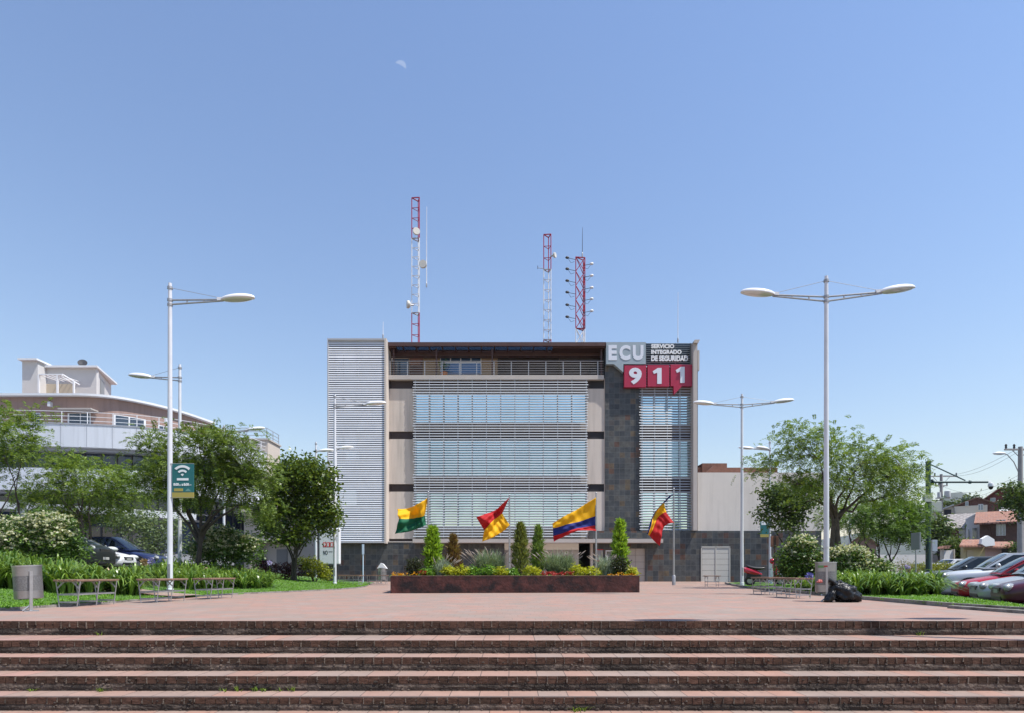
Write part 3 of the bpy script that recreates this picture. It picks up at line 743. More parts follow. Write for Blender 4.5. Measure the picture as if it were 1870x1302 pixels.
for i, (pts, ch, x0, x1, y0, y1) in enumerate((([(1140.2, 665.6), (1180.2, 665.6), (1180.2, 706), (1140.2, 706)], '9', 1148.7, 1172, 670.6, 701),
        ([(1183, 665.6), (1222.4, 665.6), (1222.4, 704.6), (1183, 704.6)], '1', 1192.3, 1208.2, 671, 700),
        ([(1225, 664.6), (1264.2, 664.6), (1264.2, 703.9), (1246, 703.9), (1231.2, 719.5), (1230, 703.9), (1225, 703.9)], '1', 1234.3, 1250.3, 669, 698.3))):
    lab = ('crimson square sign with a white figure nine, beside the grey speech bubble', 'plain crimson square sign with a white figure one, between two other red squares', 'crimson speech bubble sign with a white figure one and a tail hanging below')[i]
    t = thing('number_sign', lab, 'sign', (PX((pts[0][0] + pts[1][0]) / 2, YB), YB, PZ(pts[2][1], YB)), 0, 'red number signs at the roof corner')
    mb = MB(); mb.prism(poly_px(pts, YB), 'y', YB + .02, YB + .32); under(t, mb.build('sign_body', crim))
    mb = MB()
    if ch == '1':
        w_ = x1 - x0
        mb.prism(poly_px([(x1, y0), (x1, y1), (x1 - w_ * .5, y1), (x1 - w_ * .5, y0 + 8.6), (x0 + w_ * .12, y0 + 10.8), (x0 - w_ * .02, y0 + 6), (x1 - w_ * .42, y0)], YB), 'y', YB, YB + .03)
    else: add_text(mb, ch, PX(x0, YB), PX(x1, YB), PZ(y1, YB), PZ(y0, YB), YB + .02, .02, bold=.04)
    under(t, mb.build('digit', sign_white))
YL = 41.04
mb = MB(); mb.box(PX(1172, 41.3), PX(1266, 41.3), 41.30, 41.36, PZ(667, 41.3), PZ(628, 41.3)); mb.build('dark_screen', mat('dark blue screen', (.03, .05, .075), .25), OB)
mb = MB()
for tx, x1, ya, yb in (('SERVICIO', 1231, 629.6, 637.2), ('INTEGRADO', 1244.3, 640, 647.6), ('DE SEGURIDAD', 1256, 650.4, 659)): add_text(mb, tx, PX(1189, YL), PX(x1, YL), PZ(yb, YL), PZ(ya, YL), YL, .05, bold=.045)
tag(mb.build('sign_lettering', mat('white cut letters', (.78, .79, .80), .4)), 'three lines of white cut out letters on dark louvers', 'lettering')

# masts and whips on the roof
def lattice(name, label, px, ytop, bands, wpx, Y, style, group='lattice masts on the roof'):
    k = Y / F; x = PX(px, Y); W = wpx * k; zb = 15.38
    t = thing(name, label, 'mast', (x, Y, zb), 0, group)
    legs = [(-W / 2, .0), (W / 2, -.05), (W * .22, W * .8)] if style == 'tri' else [(-W / 2, 0), (W / 2, .1), (W * .38, W * .7)]
    for (ya, yb, m) in bands:
        mb = MB(); z1, z0 = PZ(ya, Y) - zb, PZ(yb, Y) - zb
        for lx, ly in legs: mb.tube([(lx, ly, z0), (lx, ly, z1)], .032, 6)
        step = .62 if style == 'tri' else .95; n = max(1, int((z1 - z0) / step)); dz = (z1 - z0) / n
        for i in range(n + 1):
            z = z0 + i * dz
            for a in range(3):
                p, q = legs[a], legs[(a + 1) % 3]
                if style == 'tri':
                    mb.tube([(p[0], p[1], z), (q[0], q[1], z)], .022, 5)
                elif i < n:
                    mb.tube([(p[0], p[1], z), (q[0], q[1], z + dz)], .024, 5); mb.tube([(q[0], q[1], z), (p[0], p[1], z + dz)], .024, 5)
        for z in (z0, z1):
            for a in range(3): p, q = legs[a], legs[(a + 1) % 3]; mb.tube([(p[0], p[1], z), (q[0], q[1], z)], .04, 5)
        mb.build('red_section' if m is red_paint else 'white_section', m, t)
    return t
def dish(px, py, Y, rpx, az, label, name='dish_antenna', depth=.5):
    r = rpx * Y / F; t = thing(name, label, 'dish antenna', P(px, py, Y), az, 'dish antennas on the masts')
    M = Matrix.Rotation(R(90), 4, 'X')
    mb = MB(); mb.lathe([(.02, -r * .5), (r * .5, -r * .42), (r * .9, -r * .12), (r, 0), (r, r * depth), (r * .98, r * depth + .02), (.01, r * (depth + .08))], (0, 0, 0), 22, M); mb.build('drum', mat('dish off white', (.60, .58, .53), .5, noise=(3, .08)), t, 40)
    mb = MB(); mb.tube([(0, .1, 0), (0, r * .5 + .2, 0)], .05, 6); mb.build('mount', grey_steel, t)
lattice('telecom_mast', 'tallest lattice mast on the roof, red and white with three round dishes', 759, 362, ((362, 436, red_paint), (436, 572, white_paint), (572, 632, red_paint)), 14, 44, 'tri')
lattice('telecom_mast', 'slim red topped white lattice mast in the middle of the roof', 999.5, 429, ((429, 493, red_paint), (493, 621, white_paint), (621, 628, red_paint)), 13, 44, 'tri')
lattice('telecom_mast', 'cross braced red lattice mast hung with small antennas down both sides', 1060, 470, ((470, 600, red_paint), (600, 628, white_paint)), 17, 43.5, 'x')
dish(760, 424, 43.6, 6.5, R(20), 'small dish inside the red top of the tallest mast'); dish(773, 484, 43.6, 7.2, R(-8), 'round pale dish on the side of the tallest mast, halfway up'); dish(747, 557, 43.6, 6.8, R(-70), 'dish seen edge on near the foot of the tallest mast')
dish(1012, 467, 43.6, 4.6, R(60), 'small dish beside the red top of the slim middle mast')
ant_m = mat('antenna dark metal', (.05, .05, .055), .5, .4)
for side, ys in ((-1, (472, 492.5, 514, 535, 558, 580)), (1, (483, 504.5, 526.5, 547, 569))):
    for i, y in enumerate(ys):
        pxx = 1037.5 if side < 0 else 1079; c = P(pxx, y, 43.4)
        t = thing('small_antenna', '%s small antenna from the top on the %s side of the cross braced mast' % (('first', 'second', 'third', 'fourth', 'fifth', 'sixth')[i], ('left' if side < 0 else 'right')), 'antenna', c, 0, 'small antennas on the cross braced mast')
        mb = MB(); mb.tube([(0, 0, 0), (-side * .55, .1, -.06)], .018, 5); mb.tube([(0, 0, -.03), (-side * .2, .1, -.28), (-side * .45, .1, -.2)], .012, 5); mb.build('arm', ant_m, t)
        mb = MB(); mb.ell((side * .06, 0, .03), (.14, .09, .09), 8, 6); mb.build('antenna_head', white_paint if side > 0 else ant_m, t)
def whip(px, y0, y1, Y, label, zb=None, m=white_paint, r=.022):
    zb = PZ(y1, Y) if zb is None else zb
    t = thing('whip_antenna', label, 'antenna', (PX(px, Y), Y, zb)); h = PZ(y0, Y) - zb
    mb = MB(); mb.tube([(0, 0, 0), (0, 0, h * .5), (0.01, 0, h)], [r, r * .8, r * .45], 6); mb.build('rod', m, t); mb = MB(); mb.lathe([(.05, 0), (.05, .25), (.03, .3)], (0, 0, 0), 8); mb.build('base', grey_steel, t)
whip(699.5, 588, 619, 42, 'thin white whip aerial on top of the louvred stair tower')
whip(1238, 534, 626, 42, 'tall white whip aerial above the red number signs')
whip(1063.5, 416, 470, 43.4, 'dark whip aerial on top of the cross braced mast', m=ant_m)
whip(779, 378, 525, 43.6, 'long pale whip aerial beside the tallest mast', r=.03)
mb = MB(); mb.tube([P(982, 490, 43.5), P(994, 491.5, 43.8)], .02, 5); mb.tube([P(982, 486, 43.5), P(982, 492, 43.5)], .02, 5); tag(mb.build('side_antenna', ant_m), 'short dark side arm aerial on the slim middle mast', 'antenna')
t = thing('potted_plant', 'leafy plant in an orange pot behind the terrace railing', 'plant', (PX(811, 41.7), 41.7, ZT))
mb = MB(); mb.lathe([(.16, 0), (.24, .4), (.26, .42)], (0, 0, 0), 12); mb.build('pot', mat('orange pot', (.45, .14, .03), .6), t)
cl = np.array([[0, 0, .75], [.12, 0, .9], [-.12, .05, .85], [0, -.1, 1.05]]); v, f = broad_leaves(cl, np.full(4, .12), 22, .2, .07); raw('foliage', v, f, leaf_mat('pot plant leaf', (.04, .10, .02), (.08, .16, .03)), t)

# ------------------------------------------------------------------ street lamps
def lamp(label, px, D, pytop, pyarm, arms, zb=0.0, r=.068):
    x = PX(px, D); t = thing('street_lamp', label, 'street lamp', (x, D, zb), 0, 'white street lamps round the plaza')
    zt_, za = PZ(pytop, D) - zb, PZ(pyarm, D) - zb
    mb = MB(); mb.tube([(0, 0, -.1), (0, 0, 1.2), (0, 0, za), (0, 0, zt_)], [r, r * .95, r * .72, r * .62], 16); mb.build('pole', pole_white, t, 50)
    mb = MB(); mb.lathe([(r * 1.9, -.02), (r * 1.9, .03), (r * 1.25, .05), (r * 1.2, .16), (r * 1.02, .17)], (0, 0, 0), 16); mb.build('base_plate', pole_white, t, 40)
    mb = MB(); mb.box(-r * .5, r * .5, -r * 1.04, -r * .6, .45, .80); mb.build('access_hatch', grey_steel, t, None, .006)
    for z in (za - .06, za + .06, zt_ - .12): mb = MB(); mb.lathe([(r * .95, z - .03), (r * .95, z + .03)], (0, 0, 0), 14); mb.build('collar', grey_steel, t, 40)
    for ang, ln, rise in arms:
        M = Matrix.Rotation(R(ang), 4, 'Z'); hl = .86; al = ln - hl
        mb = MB(); e = Vector((al + .06, 0, za + rise * .62))
        mb.tube([M @ Vector((.04, 0, za + .06)), M @ (e + Vector((0, 0, .03)))], .022, 7); mb.tube([M @ Vector((.04, 0, za - .05)), M @ e], .022, 7)
        for u in (.3, .62): q = Vector((.04, 0, za)).lerp(e, u); mb.tube([M @ (q + Vector((0, 0, .04 * (1 - u) + .01))), M @ (q - Vector((0, 0, .04 * (1 - u))))], .02, 6)
        a = mb.build('arm', grey_steel, t, 40)
        mb = MB(); mb.tube([M @ Vector((.03, 0, zt_ - .12)), M @ (e + Vector((.05, 0, .05)))], .006, 4); mb.build('stay_wire', grey_steel, a)
        T = M @ Matrix.Translation((al + hl / 2, 0, za + rise * .85 + .05)) @ Matrix.Rotation(R(-4 - rise * 12), 4, 'Y')
        mb = MB(); n0 = len(mb.v)
        mb.ell((0, 0, 0), (hl / 2, .16, .10), 24, 8, z0=0, z1=1.0); mb.lathe([(1, 0), (1.0, -.5), (.93, -.62)], (0, 0, 0), 24, Matrix.Diagonal((hl / 2, .17, .05, 1)))
        mb.box(-hl / 2 - .09, -hl / 2 + .06, -.035, .035, -.03, .045)
        mb.v = [tuple(T @ Vector(p)) for p in mb.v]
        h = mb.build('lamp_head', white_paint, t, 45)
        mb = MB(); mb.ell((0, 0, -.026), (hl / 2 * .93, .155, .05), 22, 6, z0=-1, z1=0); mb.v = [tuple(T @ Vector(p)) for p in mb.v]; mb.build('lamp_glass', chrome, h, 45)
    return t
lamp('tall single arm lamp carrying the green wifi banner, nearest on the lawn side', 310.5, 16.1, 518, 553, [(2, 2.14, .10)])
lamp('tall twin armed lamp standing behind the steel bin with black bags', 1509, 15.9, 505, 547, [(-4, 2.15, .17), (176, 2.12, .19)])
lamp('single arm lamp in front of the louvred stair tower and broadleaf tree', 611.5, 26.1, 719, 741, [(6, 2.1, .14)])
lamp('twin armed lamp in front of the pale wing wall, beside the red scooter', 1355, 26.1, 719, 741, [(-3, 2.12, .17), (177, 2.0, .12)])
lamp('lamp with its arm pointing away from the plaza, behind the wifi banner lamp', 328.5, 22.3, 665, 692, [(178, 1.86, .10)], .3)
lamp('lamp whose arm rises out of the feathery tree crown by the curved building', 409, 31.4, 776, 790, [(4, 2.0, .22)], .45)
lamp('small far lamp whose head shows between broadleaf tree and stair tower', 577, 35.6, 806, 823, [(4, 1.0, .0)], .1)
lamp('far lamp almost hidden behind the lamp at the stair tower', 613.5, 36.2, 808, 820, [(12, 1.0, .1)], 0)
lamp('far twin lamp standing at the edge of the big jacaranda crown', 1406, 35.6, 804, 820, [(178, 1.75, .05), (200, .95, .0)], 0)
t = thing('street_lamp', 'far white lamp post partly hidden among the trees beyond the wing wall', 'street lamp', (PX(1552, 42), 42, -.4), 0, 'white street lamps round the plaza')
mb = MB(); mb.tube([(0, 0, 0), (0, 0, PZ(905, 42) + .4)], [.1, .07], 8); mb.build('pole', pole_white, t); mb = MB(); mb.ell((-.45, 0, PZ(906, 42) + .45), (.42, .18, .1), 14, 6); mb.build('lamp_head', white_paint, t, 45)

lamp('twin armed lamp at the right-hand end of the steps, throwing its shadow on them', 935 + 1150 * 8.05 / 6.05, 6.05, -620, -530, [(4, 2.15, .2), (184, 2.15, .2)], -1.03)
# banners
teal = mat('teal banner cloth', (.012, .13, .135), .6, noise=(3, .06)); mustard = mat('mustard banner cloth', (.36, .30, .07), .6)
def banner(label, x0, x1, y0, y1, Y, rich=True):
    t = thing('wifi_banner' if rich else 'street_banner', label, 'banner', (PX(x0, Y), Y, PZ(y1, Y)))
    h = y1 - y0
    def add(name, m, fn):
        mb = MB(); fn(mb); return under(t, mb.build(name, m))
    add('cloth', teal, lambda b: b.pbox(x0, x1, y0, y0 + h * .835, Y, .02)); add('lower_band', mustard, lambda b: b.pbox(x0, x1, y0 + h * .835, y1, Y, .02))
    wmat = mat('banner white print', (.72, .75, .76), .6)
    if not rich:
        add('print', wmat, lambda b: b.pbox(x0 + 2, x1 - 2, y0 + 2, y0 + h * .3, Y - .004, .003)); return t
    def wifi(b):
        cx, cz = PX((x0 + x1) / 2 - .6, Y), PZ(y0 + 23.2, Y); k = Y / F
        for r0, r1 in ((15.8, 20.0), (8.2, 11.8)):
            pts = [(cx + k * r * math.sin(R(a)), cz + k * r * math.cos(R(a))) for r, seq in ((r1, range(-47, 48, 6)), (r0, range(47, -48, -6))) for a in seq]
            n = len(pts) // 2
            for i in range(n - 1): b.prism([pts[i], pts[i + 1], pts[2 * n - 2 - i], pts[2 * n - 1 - i]], 'y', Y - .008, Y + .004)
        b.prism([(cx + k * 4.4 * math.sin(R(a)), cz + k * 4.4 * math.cos(R(a))) for a in range(-47, 48, 12)] + [(cx, cz)], 'y', Y - .008, Y + .004)
    add('wifi_symbol', wmat, wifi)
    add('print', wmat, lambda b: b.pbox(323, 344, 872.3, 876.4, Y - .006, .008))
    def times(b):
        for tx, a, c in (('8:00', 316.8, 326.5), ('a', 331.8, 334.4), ('8:00', 335.4, 345)): add_text(b, tx, PX(a, Y), PX(c, Y), PZ(886.3, Y), PZ(881.3 if tx != 'a' else 882.6, Y), Y, .006, bold=.05)
        for tx, a, c in (('am', 327, 330), ('pm', 345.6, 349.4)): add_text(b, tx, PX(a, Y), PX(c, Y), PZ(886.3, Y), PZ(884, Y), Y, .006)
    add('hours', wmat, times)
    add('yellow_patch', mustard, lambda b: b.pbox(317.6, 334, 891, 896.2, Y - .006, .008))
    def crest(b): b.prism(poly_px([(338, 896.4), (341, 893), (343.4, 891.2), (346, 893.4), (349, 896.4)], Y), 'y', Y - .005, Y + .002)
    add('crest', mat('banner pale teal', (.12, .27, .25), .6), crest)
    def arms_(b):
        for yy in (y0 + .6, y1 - .8): b.tube([P(x0 - 3, yy, Y + .01), P(x1 + .5, yy, Y + .01)], .012, 6)
    add('bracket', grey_steel, arms_)
    return t
banner('teal wifi banner with opening hours hung on the nearest lamp', 314.2, 353.8, 845.5, 908.6, 16.05)
banner('small teal and yellow banner on the far twin lamp beside the jacaranda', 1388.5, 1404, 948, 980, 35.5, False)

# ------------------------------------------------------------------ benches, bins, bags
def bench_proto(label, loc, rz, n=3):
    t = thing('plaza_bench', label, 'bench', loc, rz, 'wooden topped steel benches along the plaza edges')
    W, H, S = .43, .46, .45; Ln = S * (n - 1) + .14
    for i in range(5):
        x = -W / 2 + W * (i + .5) / 5; mb = MB(); mb.box(x - W / 10 + .006, x + W / 10 - .006, -Ln / 2, Ln / 2, H - .03, H); mb.build('seat_board', wood, t, None, .004)
    for k in range(n):
        y = -S * (n - 1) / 2 + k * S; mb = MB()
        for s in (-1, 1):
            mb.tube([(s * W * .49, y, H - .035), (s * W * .36, y, 0)], .0095, 6)
            mb.prism([(s * W * .47, H - .15), (s * W * .455, H - .17), (s * W * .14, H - .036), (s * W * .22, H - .036)], 'y', y - .006, y + .006)
        mb.box(-W / 2, W / 2, y - .015, y + .015, H - .044, H - .034)
        mb.box(-W * .42, W * .42, y - .005, y + .005, .195, .225); mb.box(-W * .375, W * .375, y - .005, y + .005, .065, .095)
        mb.build('leg_frame', grey_steel, t)
    mb = MB()
    for s in (-1, 1):
        mb.box(s * W * .40 - .004, s * W * .40 + .004, -Ln / 2 + .06, Ln / 2 - .06, .198, .222)
    mb.build('side_rail', grey_steel, t)
    return t
def bench(label, px, Y, rz=0.0, n=3, z=0.0): return bench_proto(label, (PX(px, Y), Y, z), rz, n)
bench('bench next to the cylindrical steel bin, nearest the steps', 160, 11.0, R(-3)); bench('bench between the lamp with wifi banner and the bench by the bin', 298, 12.45, R(-3)); bench('third bench along the lawn, at the mouth of the side path', 392, 14.0, R(-4))
bench('long bench on the paving between twin lamp and scooter, nearer of two', 1448, 14.45, R(4), 3); bench('bench behind another one, close to the red scooter', 1401, 16.6, R(4), 3); bench('lone small bench before the pale grey service door', 1300, 25.5, R(90), 2)
bench('far bench by the lamp at the stair tower, on the lawn corner', 641, 27.3, R(75), 3); bench('far bench in front of the slate wall, behind the other small ones', 640, 34.5, R(85), 4); bench('far bench half hidden by the end of the rusty planter', 689, 31.0, R(85), 3)

perf = mat('perforated steel', (.20, .20, .20), .5, .6, noise=(60, .5)); bin_steel = mat('bin sheet steel', (.33, .325, .33), .34, .8, noise=(6, .1), dirt=((.26, .25, .24), 3.2, .55))
def bin_(label, px, Y, r, h, zb, tilt=0.0, stickers=False, white=False, post=(.04, -1), rz=0):
    t = thing('waste_bin', label, 'bin', (PX(px, Y), Y, 0), R(rz), 'steel waste bins on the plaza')
    M = Matrix.Translation((0, 0, zb)) @ Matrix.Rotation(R(tilt), 4, 'Y')
    mb = MB(); mb.lathe([(.01, .0), (r * .9, .0), (r, .012), (r, h * .25), (r * .98, h * .252), (r * .98, h * .698), (r, h * .70), (r, h), (r * .97, h + .006), (r * .95, h), (r * .95, h * .3)], (0, 0, 0), 30, M, False); mb.build('drum', bin_steel, t, 40)
    mb = MB(); mb.lathe([(r * .992, h * .252), (r * .992, h * .698)], (0, 0, 0), 30, M, False); mb.build('mesh_band', perf, t, 40)
    mb = MB(); mb.lathe([(r + .008, h - .012), (r + .008, h + .01), (r - .012, h + .01)], (0, 0, 0), 30, M, False); mb.build('rim', steel, t, 40)
    ps = post[0]; mb = MB(); mb.box(-ps / 2 + post[1] * 0, ps / 2, -r - .045, -r - .004, 0, zb + h * .84); mb.build('post', steel, t)
    mb = MB(); mb.box(-.09, .09, -r - .1, -r + .05, 0, .012); mb.tube([(-.1, -r - .02, .01), (0, -r - .02, .1)], .014, 5); mb.build('base_plate', grey_steel, t)
    if stickers:
        for nm, m, a0, a1, z0, z1 in (('green_sticker', mat('green sticker', (.12, .26, .08), .5), -140, -105, h * .82, h * .90), ('red_sticker', mat('red sticker', (.42, .05, .03), .5), -104, -85, h * .84, h * .895)):
            mb = MB(); seq = [a0 + (a1 - a0) * i / 5 for i in range(6)]
            for a, b in zip(seq, seq[1:]):
                q = lambda an, z: M @ Vector(((r + .003) * math.cos(R(an)), (r + .003) * math.sin(R(an)), z)); mb.quad(q(a, z0), q(b, z0), q(b, z1), q(a, z1))
            mb.build(nm, m, t)
    if white:
        mb = MB(); mb.prism([(-r * 1.1, h + zb - .02), (r * 1.2, h + zb - .03), (r * .3, h + zb + .22), (-.05, h + zb + .26)], 'y', -r * .7, r * .7); mb.build('white_lining', white_paint, t)
    return t
bin_('cylindrical steel bin with perforated band on its post, beside the lawn', 53, 9.55, .183, .50, .18, -3, rz=44)
bin_('steel bin with green and red stickers beside black garbage bags', 1508, 12.6, .195, .60, .18, 0, True, rz=-22)
bin_('far steel bin lined with a white bag beside the rusty planter', 698, 33, .22, .62, .2, 0, False, True)
# black garbage bags
def lump(name, m, parent, fn, seg=48, rings=32):
    v = []; f = []
    for i in range(rings + 1):
        th = math.pi * i / rings
        for j in range(seg): v.append(fn(th, 2 * math.pi * j / seg))
    for i in range(rings):
        for j in range(seg):
            a = i * seg + j; b = i * seg + (j + 1) % seg; f.append((a, b, b + seg, a + seg))
    return raw(name, v, f, m, parent, True)
from mathutils import noise as mnoise
bagm = mat('black bin bag', (.006, .006, .007), .36, bump=(11, .75), spec=.35)
def bagfn(cx, cz, rx, ry, rz, amp, lean=0.0, seed=0.0, flat=.0):
    def fn(th, ph):
        d = Vector((math.sin(th) * math.cos(ph), math.sin(th) * math.sin(ph), math.cos(th)))
        k = 1 + amp * (mnoise.noise(d * 2.1 + Vector((seed, 0, 0))) + .6 * abs(mnoise.noise(d * 5.3 + Vector((0, seed, 0)))) - .3 * abs(mnoise.noise(Vector((ph * 3.5, th, seed)))))
        x, y, z = d.x * rx * k, d.y * ry * k, d.z * rz * k
        return (cx + x + lean * z, y, max(cz + z, .004 + .01 * abs(math.sin(ph * 4))))
    return fn
Yb = 12.35
t = thing('garbage_bag', 'large black garbage bag slumped on the paving beside the steel bin', 'garbage bag', (PX(1543, Yb), Yb, 0), 0, 'black garbage bags by the bin')
lump('bag_body', bagm, t, bagfn(0, .15, .27, .22, .21, .28, -.35, 1.3)); mb = MB(); mb.tube([(-.17, 0, .33), (-.24, -.02, .40), (-.31, .0, .43)], [.07, .03, .05], 9); mb.build('tied_neck', bagm, t, 60)
t = thing('garbage_bag', 'shiny black garbage bag leaning on top of the larger one', 'garbage bag', (PX(1532, Yb + .12), Yb + .12, 0), 0, 'black garbage bags by the bin')
lump('bag_body', bagm, t, bagfn(.02, .29, .21, .17, .13, .32, -.55, 7.7)); mb = MB(); mb.tube([(-.11, 0, .38), (-.15, -.02, .44), (-.19, .0, .47)], [.06, .025, .04], 9); mb.build('tied_neck', bagm, t, 60)
t = thing('garbage_bag', 'small limp black garbage bag lying against the foot of the bin', 'garbage bag', (PX(1516, Yb - .1), Yb - .1, 0), 0, 'black garbage bags by the bin')
lump('bag_body', bagm, t, bagfn(0, .10, .085, .10, .13, .3, .5, 4.1))
t = thing('plastic_bag', 'crumpled pink plastic bag hanging on the steel bin', 'plastic bag', (PX(1497, 12.38), 12.38, .37), 0)
lump('bag_body', mat('pink plastic', (.50, .13, .11), .35, bump=(30, .6)), t, bagfn(0, .03, .05, .025, .035, .5, .3, 2.2), 24, 16)

# ------------------------------------------------------------------ planter and its plants
pl_m = mat('rusty planter steel', (.062, .020, .017), .62, noise=(3.2, .75), dirt=((.012, .007, .008), 2.4, .46), bump=(14, .5), spec=.3)
PA, PB = Vector((PX(713, 17.55), 17.55, 0)), Vector((PX(1168, 18.35), 18.35, 0)); pd = (PB - PA).normalized(); pn = Vector((-pd.y, pd.x, 0)); PLn = (PB - PA).length; PH = .475; PDp = 3.2
pt = thing('planter_box', 'long dark red rusty planter box full of plants in the middle of the plaza', 'planter', PA, math.atan2(pd.y, pd.x))
mb = MB(); mb.box(0, PLn, 0, .05, 0, PH); mb.box(0, PLn, PDp - .05, PDp, 0, PH); mb.box(0, .05, .05, PDp - .05, 0, PH); mb.box(PLn - .05, PLn, .05, PDp - .05, 0, PH); mb.build('side_walls', pl_m, pt, None, .006)
mb = MB(); mb.box(-.006, PLn + .006, -.006, .07, PH, PH + .02); mb.box(-.006, PLn + .006, PDp - .07, PDp + .006, PH, PH + .02); mb.box(-.006, .07, .07, PDp - .07, PH, PH + .02); mb.box(PLn - .07, PLn + .006, .07, PDp - .07, PH, PH + .02); mb.build('rim', mat('pale worn rim', (.14, .075, .06), .7, noise=(5, .5)), pt)
mb = MB(); mb.box(.05, PLn - .05, .05, PDp - .05, .1, PH - .05); mb.build('soil', soil, pt)
ZS = PH - .06
def pY(px, dep):   # distance of a point of the planter at photo column px, dep metres behind its front
    return 17.55 + (px - 713) / 455 * .8 + dep
bright = leaf_mat('lime conifer leaf', (.15, .28, .02), (.34, .50, .06), trans=.4); dkcon = leaf_mat('olive conifer leaf', (.08, .11, .025), (.24, .27, .07), trans=.38); olive2 = leaf_mat('green conifer leaf', (.10, .17, .03), (.24, .34, .08), trans=.38); redcon = leaf_mat('rust conifer leaf', (.14, .06, .03), (.26, .20, .06), trans=.35)
cone_conifer('conifer', 'bright lime green columnar conifer behind the yellow green flag', 790, 962, 1046, 27, pY(790, 1.0), ZS, bright, 850, 2.2, .17, .05, .5)
cone_conifer('conifer', 'rust coloured conifer in the planter, between flags', 828, 978, 1048, 36, pY(828, 1.6), ZS, redcon, 800, .6, .17, .03, .72)
cone_conifer('conifer', 'dark olive conifer, tallest in the middle of the planter', 950.5, 956, 1050, 36, pY(950, .9), ZS, dkcon, 1050, .7, .17, .03, .7)
cone_conifer('conifer', 'green conifer just behind the dark olive one in the planter', 982.5, 961, 1045, 31, pY(982, 1.9), ZS, olive2, 850, .7, .17, .03, .72)
cone_conifer('conifer', 'slim lime conifer rising from behind a dark round shrub', 1132, 949, 1040, 27, pY(1132, 1.1), ZS, bright, 820, 1.8, .17, .05, .55)
dk_leaf = leaf_mat('dark shrub leaf', (.018, .035, .012), (.06, .06, .025), .35); yel = leaf_mat('yellow shrub leaf', (.26, .30, .015), (.52, .52, .04), trans=.4); grn = leaf_mat('fresh shrub leaf', (.08, .19, .02), (.20, .36, .04), trans=.4)
shrub('round_shrub', 'dark round shrub at the flower covered end of the planter', 'shrub', [(757, 1034, 17, 16)], pY(757, .45), 120, .05, .03, dk_leaf, zb=ZS, rad=.04, per=14)
shrub('round_shrub', 'dark round shrub under the slim lime conifer', 'shrub', [(1133, 1032, 18, 17)], pY(1133, .45), 120, .05, .03, dk_leaf, zb=ZS, rad=.04, per=14)
for i, (px, py, rx, ry, m, lab) in enumerate(((843, 1042, 17, 9, yel, 'yellow low shrub below the rust coloured conifer'), (820, 1043, 10, 7, yel, 'small yellow shrub beside the bluish grass'), (865, 1044, 9, 8, grn, 'small green shrub in front of the plumed grass'), (891, 1042, 13, 9, grn, 'green leafy mound in front of the plumed grass'), (915, 1044, 12, 8, yel, 'yellow shrub between green mound and olive conifer'),
        (936, 1045, 8, 6, grn, 'low green plant at the foot of the olive conifer'), (972, 1043, 14, 9, yel, 'yellow green shrub beside the olive conifer'), (1052, 1043, 12, 12, yel, 'spiky yellow shrub before the dark garage opening'), (1078, 1043, 22, 8, yel, 'wide yellow shrub between the flagpole and the spiky one'), (1153, 1044, 9, 7, yel, 'yellow plant in the far planter corner by the orange flowers'), (778, 1044, 12, 7, grn, 'low green plant at the foot of the lime conifer'))):
    shrub('low_shrub', lab, 'shrub', [(px, py, rx, ry)], pY(px, .35), 46, .11, .035, m, zb=ZS, rad=.05, per=9, group='low shrubs in the planter')
gr_m = leaf_mat('grey green grass blade', (.10, .16, .08), (.26, .32, .20)); bl_m = leaf_mat('blue grey grass blade', (.16, .22, .17), (.34, .40, .33)); plume_m = leaf_mat('grass plume', (.30, .24, .20), (.52, .44, .40))
def grass_clump(label, px, wpx, Y, H, m, n, plumes=0):
    k = Y / F; t = thing('grass_clump', label, 'ornamental grass', (PX(px, Y), Y, ZS), 0)
    bs = np.stack([rng.uniform(-.5, .5, n) * wpx * k * .6, rng.uniform(-.3, .3, n), np.zeros(n)], 1)
    o = blades('blades', bs, 16, H, H * .42, .013, m, 5); o.parent = t
    if plumes:
        mb = MB()
        for i in range(plumes):
            b = Vector(bs[rng.integers(n)]); a = rng.uniform(-1, 1); e = b + Vector((a * H * .5, rng.uniform(-.2, .2), H * rng.uniform(.58, .76)))
            mb.tube([b, b.lerp(e, .6) + Vector((0, 0, .08)), e], .004, 4); d = Vector((a * .8, 0, .5)).normalized(); mb.tube([e - d * .02, e + d * .09, e + d * .2], [.006, .019, .004], 6)
        mb.build('plumes', plume_m, t)
grass_clump('grey green plumed grass clump between the rust and olive conifers', 895, 62, pY(895, 1.3), 1.02, gr_m, 130, 26)
grass_clump('bluish grass clump beside the lime conifer', 808, 22, pY(808, .8), .72, bl_m, 60, 10)
grass_clump('wide green grass clump with plumes before the beige garage door', 1022, 66, pY(1022, 1.3), .98, gr_m, 130, 16)
grass_clump('bluish grass clump beside the dark round shrub and notice board', 1106, 26, pY(1106, .9), .85, bl_m, 60, 12)
def flowers(name, x0, x1, n, m, dep=(.1, .3), h=(.03, .10)):
    px = rng.uniform(x0, x1, n); dp = rng.uniform(*dep, n); c = np.stack([PX(px, pY(px, dp)), pY(px, dp), ZS + rng.uniform(*h, n) + .05], 1)
    k = 7; cp = np.repeat(c, k, 0) + rng.normal(size=(n * k, 3)) * .015; d = unit(n * k); d[:, 2] = np.abs(d[:, 2]) * .5
    v, f = rhombs(cp, d, perp(d), .045, .035); return tag(raw(name, v, f, m), None, None, None, 'stuff')
flowers('orange_flowers', 716, 765, 26, leaf_mat('orange petal', (.55, .22, .01), (.75, .42, .02))); flowers('orange_flowers', 1108, 1163, 22, leaf_mat('orange petal', (0, 0, 0), (0, 0, 0)))
